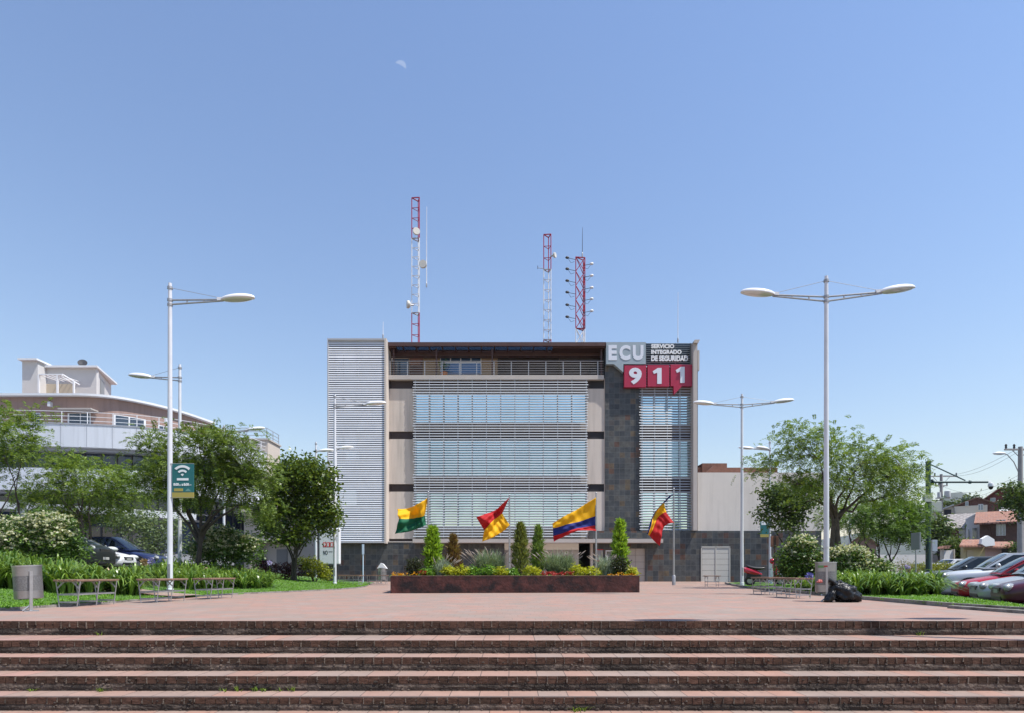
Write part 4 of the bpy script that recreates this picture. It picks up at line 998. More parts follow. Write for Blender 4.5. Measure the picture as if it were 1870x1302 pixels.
flowers('red_flowers', 762, 778, 14, leaf_mat('red petal', (.32, .02, .02), (.48, .06, .05)), (.15, .4), (.06, .16)); flowers('red_flowers', 990, 1048, 60, leaf_mat('red petal', (0, 0, 0), (0, 0, 0)), (.12, .4), (.04, .13))
px = rng.uniform(715, 1165, 900); dp = rng.uniform(.08, 2.8, 900)
tag(blades('ground_cover', np.stack([PX(px, pY(px, dp)), pY(px, dp), np.full(900, ZS)], 1), 9, .13, .10, .03, grn, 3), kind='stuff')

# ------------------------------------------------------------------ flags
fy = mat('yellow flag cloth', (.88, .52, .003), .75); fg = mat('green flag cloth', (.006, .15, .065), .75); fr = mat('red flag cloth', (.55, .012, .015), .75); fb = mat('blue flag cloth', (.015, .03, .22), .75)
for m in (fy, fg, fr, fb):
    t_ = m.node_tree; b_ = t_.nodes['Principled BSDF']; tr = t_.nodes.new('ShaderNodeBsdfTranslucent'); tr.inputs[0].default_value = b_.inputs['Base Color'].default_value
    ms = t_.nodes.new('ShaderNodeMixShader'); ms.inputs[0].default_value = .35; t_.links.new(b_.outputs[0], ms.inputs[1]); t_.links.new(tr.outputs[0], ms.inputs[2]); t_.links.new(ms.outputs[0], t_.nodes['Material Output'].inputs[0])
def flagpole(label, px, ytop, Y=29.0):
    t = thing('flagpole', label, 'flagpole', (PX(px, Y), Y, 0), 0, 'flagpoles behind the planter'); h = PZ(ytop, Y)
    mb = MB(); mb.tube([(0, 0, 0), (0, 0, h * .5), (0, 0, h)], [.048, .042, .03], 10); mb.build('pole', steel, t, 50)
    mb = MB(); mb.lathe([(.085, 0), (.085, .42), (.06, .46)], (0, 0, 0), 10); mb.build('base', grey_steel, t, 40); mb = MB(); mb.ell((0, 0, h + .03), (.04, .04, .05), 10, 6); mb.build('finial', steel, t, 60)
    mb = MB(); mb.box(-.02, .02, -.075, -.04, 1.55, 1.75); mb.tube([(-.03, -.04, 1.6), (-.035, -.03, h - .05)], .006, 4); mb.build('halyard', grey_steel, t)
def curve3(p, u):
    """quadratic curve through three points"""
    c = p[1] * 2 - (p[0] + p[2]) * .5; return p[0] * (1 - u) ** 2 + c * (2 * u * (1 - u)) + p[2] * u * u
def flag(label, Y, rows, mats, wave=.2, ph=0.0):
    """cloth through rows of (hoist, middle, fly) points in photo pixels: top edge, seams, bottom edge; folds run in depth"""
    R3 = [[P(x, y, Y) for x, y in r] for r in rows]; nu, nvs = 46, 14; v = []; f = []; mi = []; org = R3[0][0].copy(); nv = nvs * (len(rows) - 1)
    for i in range(nu + 1):
        u = i / nu; c = [curve3(r, u) for r in R3]
        for j in range(nv + 1):
            k = min(j // nvs, len(rows) - 2); w_ = j / nvs - k; V = j / nv; p = c[k].lerp(c[k + 1], w_)
            free = math.sin(math.pi * min(u + .02, 1) * .5) ** .7
            dy = wave * free * (math.sin(2 * math.pi * (u * 1.3 + ph) + V * 2.6) + .55 * math.sin(8.5 * u + 5 * V + ph * 9) + .28 * math.sin(17 * V - 7 * u + ph) + .12 * math.sin(31 * u + 13 * V)) + wave * 1.1 * math.sin(math.pi * V) * (1 - u) ** 2
            p.y += dy; p.z += .018 * math.sin(11 * u + 3 * V) * free; v.append(tuple(p - org))
    for i in range(nu):
        for j in range(nv):
            a = i * (nv + 1) + j; f.append((a, a + 1, a + nv + 2, a + nv + 1)); mi.append(min(j // nvs, len(mats) - 1))
    o = raw('flag', v, f, mats, None, True, mi); o.location = org
    so_ = o.modifiers.new('cloth', 'SOLIDIFY'); so_.thickness = .004; so_.offset = 0
    return tag(o, label, 'flag')
flagpole('flagpole carrying the yellow and green flag', 782, 899); flagpole('flagpole carrying the red and yellow flag', 930.5, 905); flagpole('flagpole carrying the yellow, blue and red flag', 1088.7, 901); flagpole('flagpole with its foot in view, flying the nearly furled flag', 1230.5, 893)
flag('yellow over green flag blowing above the lime conifer', 28.9, [[(782, 903), (764, 920), (725.5, 928)], [(774, 939), (763, 944), (730, 947)], [(778, 957.5), (758, 966), (722, 975)]], [fy, fg], .24, .15)
flag('red over yellow flag, crumpled and drooping', 28.9, [[(930.3, 907.5), (905, 929), (870.5, 944)], [(917, 936), (905, 946), (884, 967)], [(930.5, 957.5), (912, 974), (880.5, 989)]], [fr, fy], .26, .45)
flag('large yellow, blue and red striped flag blown out sideways', 28.9, [[(1088.3, 907.5), (1047, 933), (1009, 954)], [(1088.5, 941), (1048, 954), (1010, 963)], [(1088.7, 958), (1052, 965), (1010.5, 978)], [(1088.8, 969), (1052, 970), (1011.5, 989)]], [fy, fb, fr], .16, .8)
flag('half furled blue, yellow and red flag hanging beside its pole', 28.9, [[(1230.5, 901), (1206, 922), (1179, 975)], [(1215, 917), (1200, 932), (1182, 973)], [(1219, 934.5), (1204, 943), (1185, 978)], [(1230.7, 954), (1213, 963), (1204, 997)]], [fb, fy, fr], .22, .3)

# ------------------------------------------------------------------ totem, posts, scooter
t = thing('advert_totem', 'white lightbox totem with red 911 squares beside the stair tower lamp', 'sign', (PX(603, 30), 30, 0), R(-6))
mb = MB(); mb.box(-.52, .50, -.11, .11, .97, 2.70); mb.build('light_box', mat('white sign face', (.74, .75, .78), .35), t, None, .05)
mb = MB(); mb.box(-.555, -.525, -.13, .13, .92, 2.72); mb.box(-.54, .52, -.125, .125, .91, .975); mb.build('frame', dark_steel, t)
mb = MB(); mb.box(-.15, .34, -.08, .08, 0, .92); mb.build('post', dark_steel, t)
for i in range(3): mb = MB(); mb.box(-.31 + i * .185, -.31 + i * .185 + .165, -.1145, -.1105, 1.79, 2.02); mb.build('red_square', mat('totem red', (.55, .03, .03), .4), t)
for i, c in enumerate('911'): mb = MB(); add_text(mb, c, -.28 + i * .185, -.28 + i * .185 + (.10 if c == '9' else .07), 1.825, 1.985, -.1155, .004, bold=.04); mb.build('digit', mat('totem white', (.78, .78, .8), .4), t)
mb = MB(); add_text(mb, 'NO', -.30, -.075, 1.43, 1.63, -.112, .004, bold=.02); mb.box(-.04, .16, -.1145, -.1105, 1.56, 1.585); mb.box(.2, .3, -.1145, -.1105, 1.56, 1.585); mb.build('lettering', mat('totem black', (.03, .03, .035), .5), t)
def post(name, label, cat, px, y0, Y, zb, r, m, cap=None, square=False):
    t = thing(name, label, cat, (PX(px, Y), Y, zb)); h = PZ(y0, Y) - zb; mb = MB()
    if square: mb.box(-r, r, -r, r, -.1, h)
    else: mb.tube([(0, 0, -.1), (0, 0, h)], r, 10)
    mb.build('pole', m, t, None if square else 50); return t, h
t, h = post('thin_post', 'thin pale blue post in front of the slate wall', 'post', 663, 993, 34, 0, .035, mat('pale blue paint', (.45, .55, .66), .4)); mb = MB(); mb.lathe([(.055, 0), (.055, .03)], (0, 0, 0), 8); mb.build('base_plate', grey_steel, t); mb = MB(); mb.box(-.05, .05, -.05, .05, h - .55, h); mb.build('sleeve', mat('pale blue paint', (0, 0, 0)), t)
t, h = post('white_bollard', 'white bollard post behind the red scooter', 'bollard', 1408.5, 1023, 29, 0, .065, white_paint); mb = MB(); mb.lathe([(.07, h), (.07, h + .06), (.04, h + .09)], (0, 0, 0), 10); mb.build('cap', dark_steel, t)
t, h = post('brown_sign_post', 'narrow brown sign on a post before the viburnum bush', 'sign', 1414.5, 978, 24.5, 0, .035, mat('brown sign post', (.09, .045, .03), .6)); mb = MB(); mb.box(-.15, .15, -.03, .03, h - .42, h); mb.build('sign_board', mat('brown sign board', (.20, .085, .055), .6), t, None, .008); mb = MB(); mb.box(-.035, .035, -.05, .05, h - .44, h + .02); mb.build('board_strut', mat('dark brown board', (.04, .02, .015), .6), t)
t = thing('motor_scooter', 'red motor scooter parked on the lawn edge behind the benches', 'scooter', (PX(1391, 26.3), 26.3, .02), R(-16))
def wheel_y(mb, x, z, r, w_): mb.lathe([(r * .55, -w_ / 2), (r * .92, -w_ / 2), (r, -w_ * .3), (r, w_ * .3), (r * .92, w_ / 2), (r * .55, w_ / 2)], (x, 0, z), 22, Matrix.Rotation(R(90), 4, 'X'), False)
for x in (-.46, .72):
    mb = MB(); wheel_y(mb, x, .21, .21, .1); w_ = mb.build('wheel', rubber, t, 40); mb = MB(); mb.lathe([(.02, -.035), (.12, -.03), (.12, .03), (.02, .035)], (x, 0, .21), 14, Matrix.Rotation(R(90), 4, 'X')); mb.build('rim', steel, w_, 40)
sred = mat('scooter red paint', (.42, .006, .03), .22, coat=.8); sblk = mat('scooter black', (.015, .015, .017), .4)
lump('rear_body', sred, t, lambda th, ph: (-.40 + .42 * math.cos(th), .15 * math.sin(th) * math.cos(ph), .60 + .15 * math.sin(th) * math.sin(ph) - .12 * math.cos(th)), 20, 16)
mb = MB(); mb.prism([(-.62, .30), (.02, .28), (-.05, .5), (-.6, .52)], 'y', -.11, .11); mb.build('engine', sblk, t, None, .03)
lump('seat', sblk, t, lambda th, ph: (-.25 + .40 * math.cos(th), .13 * math.sin(th) * math.cos(ph), .78 + .075 * math.sin(th) * math.sin(ph) - .05 * math.cos(th) + .04 * math.cos(2 * th)), 18, 14)
mb = MB(); mb.prism([(.05, .26), (.45, .26), (.62, .5), (.52, .5), (.4, .34), (.05, .34)], 'y', -.13, .13); mb.build('footboard', sblk, t, None, .02)
mb = MB(); mb.prism([(.44, .30), (.74, .42), (.72, .56), (.52, .90), (.42, 1.0), (.40, .86), (.46, .55)], 'y', -.16, .16); mb.build('front_shield', sred, t, None, .05)
mb = MB(); mb.prism([(.60, .44), (.78, .42), (.66, .60), (.56, .64)], 'y', -.168, .168); mb.build('shield_trim', mat('scooter silver', (.6, .6, .62), .3, .4), t, None, .01)
lump('headlamp_cowl', sred, t, lambda th, ph: (.42 + .12 * math.cos(th), .11 * math.sin(th) * math.cos(ph), 1.03 + .12 * math.sin(th) * math.sin(ph)), 14, 12)
mb = MB(); mb.tube([(.34, -.32, 1.03), (.42, -.12, 1.02), (.42, .12, 1.02), (.34, .32, 1.03)], .017, 6); mb.tube([(.36, -.24, 1.02), (.38, -.28, 1.14)], .008, 5); mb.build('handlebar', sblk, t)
mb = MB(); mb.ell((.36, -.29, 1.16), (.02, .06, .045), 10, 6); mb.build('mirror', white_paint, t, 60); mb = MB(); mb.tube([(-.5, -.1, .70), (-.72, -.08, .76), (-.72, .08, .76), (-.5, .1, .70)], .014, 6); mb.build('grab_rail', steel, t)
mb = MB(); mb.tube([(.70, -.06, .21), (.60, -.06, .55)], .02, 6); mb.tube([(.70, .06, .21), (.60, .06, .55)], .02, 6); mb.build('fork', grey_steel, t)

# ------------------------------------------------------------------ curved building across the street
CB = thing('curved_building', 'low curved building with white parapet bands, mauve top storey and white penthouse', 'building', (-30, 46, .6)); CB.location = (0, 0, 0)
def curve_pts(cs, n):
    """a smooth plan line through control points"""
    cs = [Vector(c) for c in cs]; out = []; k = len(cs)
    for i in range(k - 1):
        p0, p1, p2, p3 = cs[max(i - 1, 0)], cs[i], cs[i + 1], cs[min(i + 2, k - 1)]
        for j in range(n):
            u = j / n; out.append(.5 * ((2 * p1) + (p2 - p0) * u + (2 * p0 - 5 * p1 + 4 * p2 - p3) * u * u + (3 * p1 - p0 - 3 * p2 + p3) * u ** 3))
    return out + [cs[-1]]
def sweep(mb, pts, prof):
    """a profile (out, z) carried along a plan line; out is measured to the right-hand side, away from the building"""
    rows = []
    for i, p in enumerate(pts):
        d = (pts[min(i + 1, len(pts) - 1)] - pts[max(i - 1, 0)]); d.normalize(); nrm = Vector((d.y, -d.x))
        rows.append([(p.x + nrm.x * o, p.y + nrm.y * o, z) for o, z in prof])
    for a, b in zip(rows, rows[1:]):
        for j in range(len(prof) - 1): mb.quad(a[j], b[j], b[j + 1], a[j + 1])
PL = curve_pts([(-58, 45.2), (-44, 45.2), (-36, 45.3), (-31, 45.9), (-27, 47.2), (-24.3, 49.6), (-22.9, 53), (-22.2, 57)], 8)
Z1t, Z1b, Z2t, Z2b = 11.35, 9.72, 8.15, 6.55
band = mat('white band panels', (.60, .63, .68), .45, noise=(.4, .04), streak=.15)
for za, zb_ in ((Z1b, Z1t), (Z2b, Z2t)): mb = MB(); sweep(mb, PL, [(0, za), (0, zb_), (-.25, zb_), (-.25, za - .05), (0, za)]); mb.build('parapet_band', band, CB, 30)
mb = MB(); sweep(mb, PL, [(.04, Z1t + .002), (.04, Z1t + .09), (-.3, Z1t + .09)]); 
for i in range(0, len(PL) - 1, 3):
    p = PL[i]; d = (PL[i + 1] - p).normalized(); nrm = Vector((d.y, -d.x)); q = p + nrm * .004
    mb.tube([(q.x, q.y, Z1b + .02), (q.x, q.y, Z1t)], .02, 4)
mb.build('band_coping', mat('grey coping', (.34, .36, .40), .5), CB)
mb = MB()
for i in range(len(PL) - 1):
    a, b = PL[i], PL[i + 1]
    for z0, z1 in ((Z2t, Z1b), (2.0, Z2b)):
        d = (b - a).normalized(); nr = Vector((d.y, -d.x)) * -1.1; j = random.uniform(-.03, .03)
        mb.quad((a.x + nr.x + j, a.y + nr.y, z0), (b.x + nr.x, b.y + nr.y, z0), (b.x + nr.x, b.y + nr.y, z1), (a.x + nr.x, a.y + nr.y + j, z1))
mb.build('ribbon_window', mat('dark blue ribbon glass', (.022, .032, .055), .07, .0, spec=.8), CB)
for i in range(1, len(PL) - 1, 2):
    p = PL[i]; mb = MB(); d = (PL[i + 1] - p).normalized(); nr = Vector((d.y, -d.x)) * -1.05; q = p + nr
    mb.box(q.x - .05, q.x + .05, q.y - .05, q.y + .05, Z2t, Z1b); mb.build('window_mullion', dark_steel, CB); mb = MB(); mb.box(q.x - .05, q.x + .05, q.y - .05, q.y + .05, 2, Z2b); mb.build('window_mullion', dark_steel, CB)
mb = MB()
for z in (Z1b - .06, Z2b - .02): mb.prism([(p.x * 1.0, p.y + .3) for p in PL] + [(-24, 66), (-58, 66)], 'z', z - .2, z)
mb.prism([(p.x, p.y + .26) for p in PL] + [(-24, 66), (-58, 66)], 'z', Z1t - .7, Z1t - .5); mb.prism([(p.x, p.y + .2) for p in PL] + [(-24, 66), (-58, 66)], 'z', 1.2, 2.0)
mb.build('floor_slab', mat('slab grey', (.30, .31, .34), .8), CB)
mb = MB()
for i, p in enumerate(PL):
    if i % 3 == 0:
        d = (PL[min(i + 1, len(PL) - 1)] - PL[max(i - 1, 0)]).normalized(); q = p + Vector((d.y, -d.x)) * -.12; mb.tube([(q.x, q.y, Z1t), (q.x, q.y, Z1t + .95)], .032, 5)
for h in (.32, .62, .95): sweep(mb, PL, [(-.10, Z1t + h - .016), (-.10, Z1t + h + .016), (-.14, Z1t + h + .016), (-.14, Z1t + h - .016), (-.10, Z1t + h - .016)])
mb.build('railing', white_paint, CB)
MP = curve_pts([(-62, 49.2), (-46, 48.9), (-36, 48.8), (-32.2, 49.0), (-30.2, 50.5), (-28.6, 53.5), (-27.6, 57.8)], 8)
ZM = 14.2
mauve = mat('mauve plaster', (.33, .225, .19), .85, noise=(.5, .06), bump=(50, .12), streak=.2)
mb = MB(); sweep(mb, MP, [(0, 10.6), (0, ZM)]); mb.prism([(p.x, p.y + .02) for p in MP] + [(-28, 64), (-62, 64)], 'z', ZM - .1, ZM); mb.build('top_storey_wall', mauve, CB, 25)
mb = MB(); sweep(mb, MP, [(.02, ZM - .02), (.42, ZM), (.42, ZM + .17), (-.3, ZM + .17)]); mb.build('roof_eave', white_paint, CB, 25)
def on_wall(name, s0, s1, z0, z1, m, out=.03, parent=None):
    """a flat panel set on the mauve wall between two plan fractions"""
    n = len(MP) - 1; mb = MB(); pts = []
    for u in np.linspace(s0, s1, 4):
        f_ = u * n; i = min(int(f_), n - 1); p = MP[i].lerp(MP[i + 1], f_ - i); d = (MP[i + 1] - MP[i]).normalized(); pts.append(p + Vector((d.y, -d.x)) * out)
    for a, b in zip(pts, pts[1:]): mb.quad((a.x, a.y, z0), (b.x, b.y, z0), (b.x, b.y, z1), (a.x, a.y, z1))
    return mb.build(name, m, parent or CB)
def frac_at(px):
    best = min(range(len(MP)), key=lambda i: abs(CX + F * MP[i].x / MP[i].y - px)); a = best
    b = best + 1 if best + 1 < len(MP) and (CX + F * MP[best].x / MP[best].y) < px else best - 1
    xa, xb = CX + F * MP[a].x / MP[a].y, CX + F * MP[b].x / MP[b].y
    return (a + (b - a) * (px - xa) / (xb - xa)) / (len(MP) - 1)
for a, b, z0, z1 in ((60, 74, 11.9, 12.95), (124, 166, 11.3, 12.95), (208, 266, 11.3, 13.0), (288, 308, 11.6, 12.8), (338, 352, 11.9, 12.9)):
    f0, f1 = frac_at(a), frac_at(b); fr_ = on_wall('top_window', f0, f1, z0, z1, white_paint, .03); on_wall('pane', f0 + (f1 - f0) * .06, f0 + (f1 - f0) * .48, z0 + .06, z1 - .06, glass_dark, .045, fr_); on_wall('pane', f0 + (f1 - f0) * .53, f1 - (f1 - f0) * .06, z0 + .06, z1 - .06, glass_dark, .045, fr_)
mb = MB(); a = MP[int(frac_at(113) * (len(MP) - 1))]; mb.box(PX(112, 48.4), PX(172, 48.4), 48.0, 48.9, 13.04, 13.14); mb.build('door_canopy', cream_dark, CB)
mb = MB(); mb.box(PX(88, 48.6), PX(93, 48.6), 48.5, 48.85, 13.4, 13.75); mb.box(PX(285, 50.4), PX(289, 50.4), 51.6, 52.0, 12.9, 13.25); mb.build('wall_lamp', white_paint, CB)
# penthouse
pw = mat('penthouse white plaster', (.56, .55, .54), .8, noise=(.6, .05)); Yp = 51.5
mb = MB(); mb.box(PX(40.5, Yp), PX(67, Yp), Yp, Yp + 3, ZM, PZ(658.5, Yp)); mb.box(PX(79, 52.5), PX(176, 52.5), 52.5, 52.8, ZM, PZ(672, 52.5)); mb.box(PX(67, Yp), PX(69, Yp), Yp, Yp + 1.3, ZM, PZ(664, Yp))
X1, X2 = PX(176, 52.5), PX(203, 57)
mb.prism([(X1 + .004, 52.5), (X2, 57), (X2 - 5, 57), (X1 - 4, 52.81)], 'z', ZM, PZ(673, 52.5)); mb.build('penthouse_wall', pw, CB)
mb = MB(); mb.box(PX(37, Yp), PX(72, Yp), Yp - .3, Yp + 3.2, PZ(658.5, Yp), PZ(655.5, Yp)); mb.prism([(PX(69, 52.2), 52.2), (PX(177.5, 52.2), 52.2), (X2 + .5, 57.1), (X2 - 8, 57.3)], 'z', PZ(672, 52.5) + .004, PZ(668.5, 52.5)); mb.build('penthouse_eave', white_paint, CB)
mb = MB(); d = Vector((X2 - X1, 4.5)).normalized(); a = Vector((X1, 52.5)) + d * 1.1 + Vector((d.y, -d.x)) * .03; b = a + d * 1.3; mb.quad((a.x, a.y, ZM), (b.x, b.y, ZM), (b.x, b.y, PZ(683, 52.5)), (a.x, a.y, PZ(683, 52.5))); mb.build('penthouse_door', mat('grey metal door', (.25, .25, .25), .5), CB)
mb = MB(); zt_ = PZ(684, 51)
for px in (70, 104, 134): mb.box(PX(px, 51) - .06, PX(px, 51) + .06, 51, 51.12, ZM, zt_ if px < 120 else zt_ - .5)
mb.box(PX(70, 51), PX(114, 51), 51, 51.12, zt_, zt_ + .1)
for i in range(5): mb.tube([(PX(72 + 9 * i, 51), 51.05, zt_ + .02), (PX(72 + 9 * i, 51) + .6, 52.5, zt_ - .1)], .04, 4)
mb.tube([(PX(114, 51), 51.05, zt_ + .05), (PX(144, 51.5), 51.6, zt_ - .62)], .07, 5); mb.tube([(PX(105, 51), 51.05, zt_ + .05), (PX(136, 51.5), 51.6, zt_ - .62)], .06, 5)
mb.build('pergola', white_paint, CB)
mb = MB(); mb.box(PX(70, 52.4), PX(136, 52.4), 52.44, 52.49, ZM, PZ(700, 52.4)); mb.build('terrace_back', mat('buff plaster', (.48, .42, .33), .85), CB)
t = thing('satellite_dish', 'dark satellite dish on the white penthouse roof', 'dish antenna', (PX(151, 53), 53, PZ(668.5, 53)))
mb = MB(); mb.lathe([(.02, .0), (.2, .02), (.34, .08), (.36, .09), (.33, .09), (.02, .03)], (0, 0, .25), 18, Matrix.Rotation(R(62), 4, 'X') @ Matrix.Rotation(R(20), 4, 'Y')); mb.build('reflector', ant_m, t, 50); mb = MB(); mb.tube([(0, .1, -.1), (0, .05, .3)], .03, 5); mb.build('stand', ant_m, t)
# end wing running towards the office building
cw = mat('cream wing plaster', (.56, .49, .42), .85, noise=(.6, .06), bump=(50, .1))
mb = MB(); mb.box(-27.5, -22.1, 57, 60, .3, PZ(803, 57)); mb.box(PX(440, 52), PX(592, 52), 52.6, 57, .3, PZ(935, 52)); mb.box(PX(452, 51.5), PX(470, 51.5), 51.9, 52.6, .3, PZ(985, 52)); mb.build('wing_wall', cw, CB)
mb = MB(); mb.box(PX(440, 51.6), PX(600, 51.6), 51.6, 57, PZ(935, 52), PZ(929, 52)); mb.box(PX(460, 51.8), PX(542, 51.8), 51.6, 52.6, PZ(987, 51.8), PZ(981, 51.8)); mb.build('wing_coping', cream_dark, CB); mb = MB(); mb.prism([(-27.6, 56.9), (-22.0, 56.9), (-22.0, 60.1), (-27.6, 60.1)], 'z', PZ(803, 57) + .003, PZ(800, 57)); mb.build('wing_coping', cream_dark, CB)
mb = MB(); mb.pbox(505, 524, 1002, 1030, 52.5, .1); mb.build('shutter', mat('grey shutter', (.24, .23, .22), .6), CB)
mb = MB()
for p in ((-27, 57), (-25.5, 57), (-24, 57), (-22.2, 57), (-22.2, 58.5), (-22.2, 59.9)): mb.tube([(*p, PZ(800, 57)), (*p, PZ(800, 57) + .95)], .03, 5)
for h in (.3, .62, .95): mb.tube([(-27.4, 57, PZ(800, 57) + h), (-22.2, 57, PZ(800, 57) + h), (-22.2, 60, PZ(800, 57) + h)], .028, 5)
mb.build('roof_railing', grey_steel, CB)
t = thing('entrance_canopy', 'long white curved canopy roof behind the flowering bush by the curved building', 'canopy', (PX(80, 38), 38, .6))
CP = curve_pts([(-16, 3.5), (-9, 1.2), (-3, .4), (3, .9), (8, 2.4)], 6)
mb = MB()
for i in range(len(CP) - 1):
    a, b = CP[i], CP[i + 1]; za, zb_ = 4.2 - .05 * (a.x + 9), 4.2 - .05 * (b.x + 9)
    if a.x < -12: za = zb_ = 4.35
    mb.quad((a.x, a.y, za), (b.x, b.y, zb_), (b.x, b.y, zb_ + .42), (a.x, a.y, za + .42)); mb.quad((a.x, a.y, za + .42), (b.x, b.y, zb_ + .42), (b.x, b.y + 3, zb_ + .5), (a.x, a.y + 3, za + .5)); mb.quad((a.x, a.y, za), (a.x, a.y + 3, za), (b.x, b.y + 3, zb_), (b.x, b.y, zb_))
mb.build('roof', white_paint, t, 30)
mb = MB()
for x in (-8.5, -1, 6): mb.tube([(x, 2.6, -.1), (x, 2.6, 3.7 if x > 0 else 4.1)], .12, 8)
mb.build('support_post', grey_steel, t, 50)
t, h = post('grey_pillar', 'short square grey pillar top showing above the flowering bush by the steel bin', 'pillar', 39.5, 900, 27, .55, .13, mat('grey green pillar', (.24, .28, .29), .6), square=True); mb = MB(); mb.box(-.15, .15, -.15, .15, h, h + .05); mb.build('cap', grey_steel, t)

# ------------------------------------------------------------------ trees and bushes
jac = leaf_mat('jacaranda leaf', (.05, .10, .018), (.21, .29, .05), .5, .38); jac2 = leaf_mat('pale feathery leaf', (.055, .12, .018), (.25, .34, .05), .5, .42); broad = leaf_mat('glossy broad leaf', (.024, .06, .011), (.17, .23, .027), .32, .28); broad2 = leaf_mat('dark evergreen leaf', (.035, .07, .018), (.14, .20, .045), .4, .25)
tree('feathery_tree', 'young feathery tree at the picture edge in front of the mauve top storey', 'tree', (PX(30, 24), 24, .6), [(22, 782, 48, 32), (42, 765, 26, 18), (8, 840, 40, 30), (72, 832, 26, 14), (30, 815, 38, 20), (-20, 800, 40, 40)], 24, 120, 'frond', jac2, .07, (PX(32, 24), 24, PZ(925, 24)), 2, 10, 60, None, .9, .38, .04, 10, .30, 'feathery street trees by the curved building')
tree('feathery_tree', 'bushy feathery tree before the white bands of the curved building', 'tree', (PX(165, 26), 26, .6), [(122, 840, 40, 20), (182, 866, 44, 24), (160, 880, 76, 30), (105, 878, 36, 26), (215, 888, 40, 32), (150, 915, 70, 34), (120, 940, 40, 25), (60, 905, 30, 18)], 26, 250, 'frond', jac2, .08, (PX(160, 26), 26, PZ(935, 26)), 3, 10, 90, None, .9, .38, .04, 11, .32, 'feathery street trees by the curved building')
tree('feathery_tree', 'large feathery tree with a bare trunk behind the teal wifi banner', 'tree', (PX(356, 20.5), 20.5, .1), [(300, 806, 38, 20), (362, 800, 46, 16), (415, 812, 44, 26), (325, 850, 52, 34), (430, 856, 48, 38), (380, 862, 60, 42), (285, 872, 36, 26), (465, 872, 28, 28), (350, 905, 44, 22), (440, 905, 30, 18), (270, 815, 16, 12), (478, 925, 22, 14)], 20.5, 330, 'frond', jac, .095, (PX(366, 20.5), 20.5, PZ(978, 20.5)), 1, 14, 120, bark_dark, .9, .34, .034, 11, .25, 'feathery trees on the lawn', .14, 7)
tree('broadleaf_tree', 'dense round headed broadleaf tree beside the lamp at the stair tower', 'tree', (PX(540, 25.2), 25.2, .25), [(552, 866, 44, 36), (590, 880, 30, 36), (522, 900, 44, 36), (560, 940, 56, 42), (495, 940, 28, 34), (602, 935, 16, 24), (528, 982, 34, 14), (480, 960, 14, 18), (520, 860, 24, 20)], 25.2, 620, 'broad', broad, .085, (PX(542, 25.2), 25.2, PZ(1003, 25.2)), 2, 9, 60, bark_dark, .9, .14, .08, 34, .18)
tree('feathery_tree', 'big spreading jacaranda behind the twin lamp, with bare forked limbs', 'tree', (PX(1526, 23), 23, 0), [(1440, 796, 34, 18), (1478, 826, 56, 34), (1420, 850, 36, 22), (1545, 834, 56, 32), (1600, 848, 50, 32), (1642, 868, 34, 24), (1560, 880, 76, 34), (1490, 880, 60, 34), (1625, 898, 40, 18), (1500, 790, 24, 14), (1560, 812, 40, 16), (1402, 862, 20, 10), (1672, 888, 18, 10)], 23, 330, 'frond', jac2, .15, (PX(1527, 23), 23, PZ(955, 23)), 2, 16, 150, bark, 1.0, .36, .032, 9, .25, 'feathery trees on the lawn', .16, 7)
tree('broadleaf_tree', 'dark leafy tree against the pale wing wall beside the jacaranda', 'tree', (PX(1440, 29), 29, 0), [(1425, 905, 36, 28), (1450, 930, 40, 30), (1470, 900, 34, 30), (1398, 938, 18, 14), (1430, 955, 30, 18), (1400, 905, 16, 14)], 29, 190, 'broad', broad2, .08, None, 2, 8, 50, bark_dark, .8, .17, .085, 30, .22)
tree('feathery_tree', 'low bright feathery tree between the jacaranda trunk and the camera pole', 'tree', (PX(1625, 30), 30, -.3), [(1600, 935, 32, 24), (1640, 938, 38, 26), (1668, 930, 20, 16), (1620, 965, 36, 18), (1655, 968, 28, 18), (1575, 945, 20, 18)], 30, 240, 'frond', leaf_mat('bright feathery leaf', (.06, .13, .02), (.17, .28, .04), .5, .38), .09, None, 2, 10, 80, bark_dark, .8, .38, .04, 10, .26)
tree('feathery_tree', 'feathery tree with grey trunk beyond the white flowering bush, before the cream house', 'tree', (PX(1560, 36), 36, -.3), [(1545, 930, 36, 24), (1520, 945, 28, 22), (1580, 960, 30, 18)], 36, 110, 'frond', jac2, .09, None, 1, 8, 40, bark_dark, .8, .38, .045, 9, .28)
tree('broadleaf_tree', 'dark tree hanging into view in front of the brick house by the concrete lamp pole', 'tree', (PX(1905, 30), 30, -.5), [(1858, 915, 24, 22), (1880, 905, 40, 26), (1850, 890, 14, 10), (1870, 935, 26, 14), (1900, 930, 40, 26), (1840, 918, 10, 8)], 30, 170, 'broad', broad2, .12, (PX(1900, 30), 30, PZ(960, 30)), 1, 9, 60, bark_dark, .9, .15, .08, 28, .2)
tree('broadleaf_tree', 'dark dense tree behind the wooden utility pole', 'tree', (PX(1722, 58), 58, -.4), [(1713, 952, 10, 12), (1724, 970, 10, 20), (1708, 975, 9, 18), (1718, 995, 12, 12)], 58, 130, 'broad', broad2, .2, None, 1, 6, 30, bark_dark, .9, .35, .16, 14, .4)
vib = leaf_mat('viburnum leaf', (.022, .06, .012), (.14, .23, .04), .4, .2); flw = leaf_mat('cream blossom', (.46, .47, .30), (.64, .64, .48), .7, .3)
shrub('flowering_bush', 'big rounded bush with cream flowers behind the steel bin', 'bush', [(60, 985, 70, 42), (10, 985, 60, 44), (115, 990, 38, 34), (90, 955, 50, 20), (135, 1010, 22, 22)], 18.5, 520, .12, .05, vib, (flw, 330), zb=.4, rad=.11, per=22, fsz=.10)
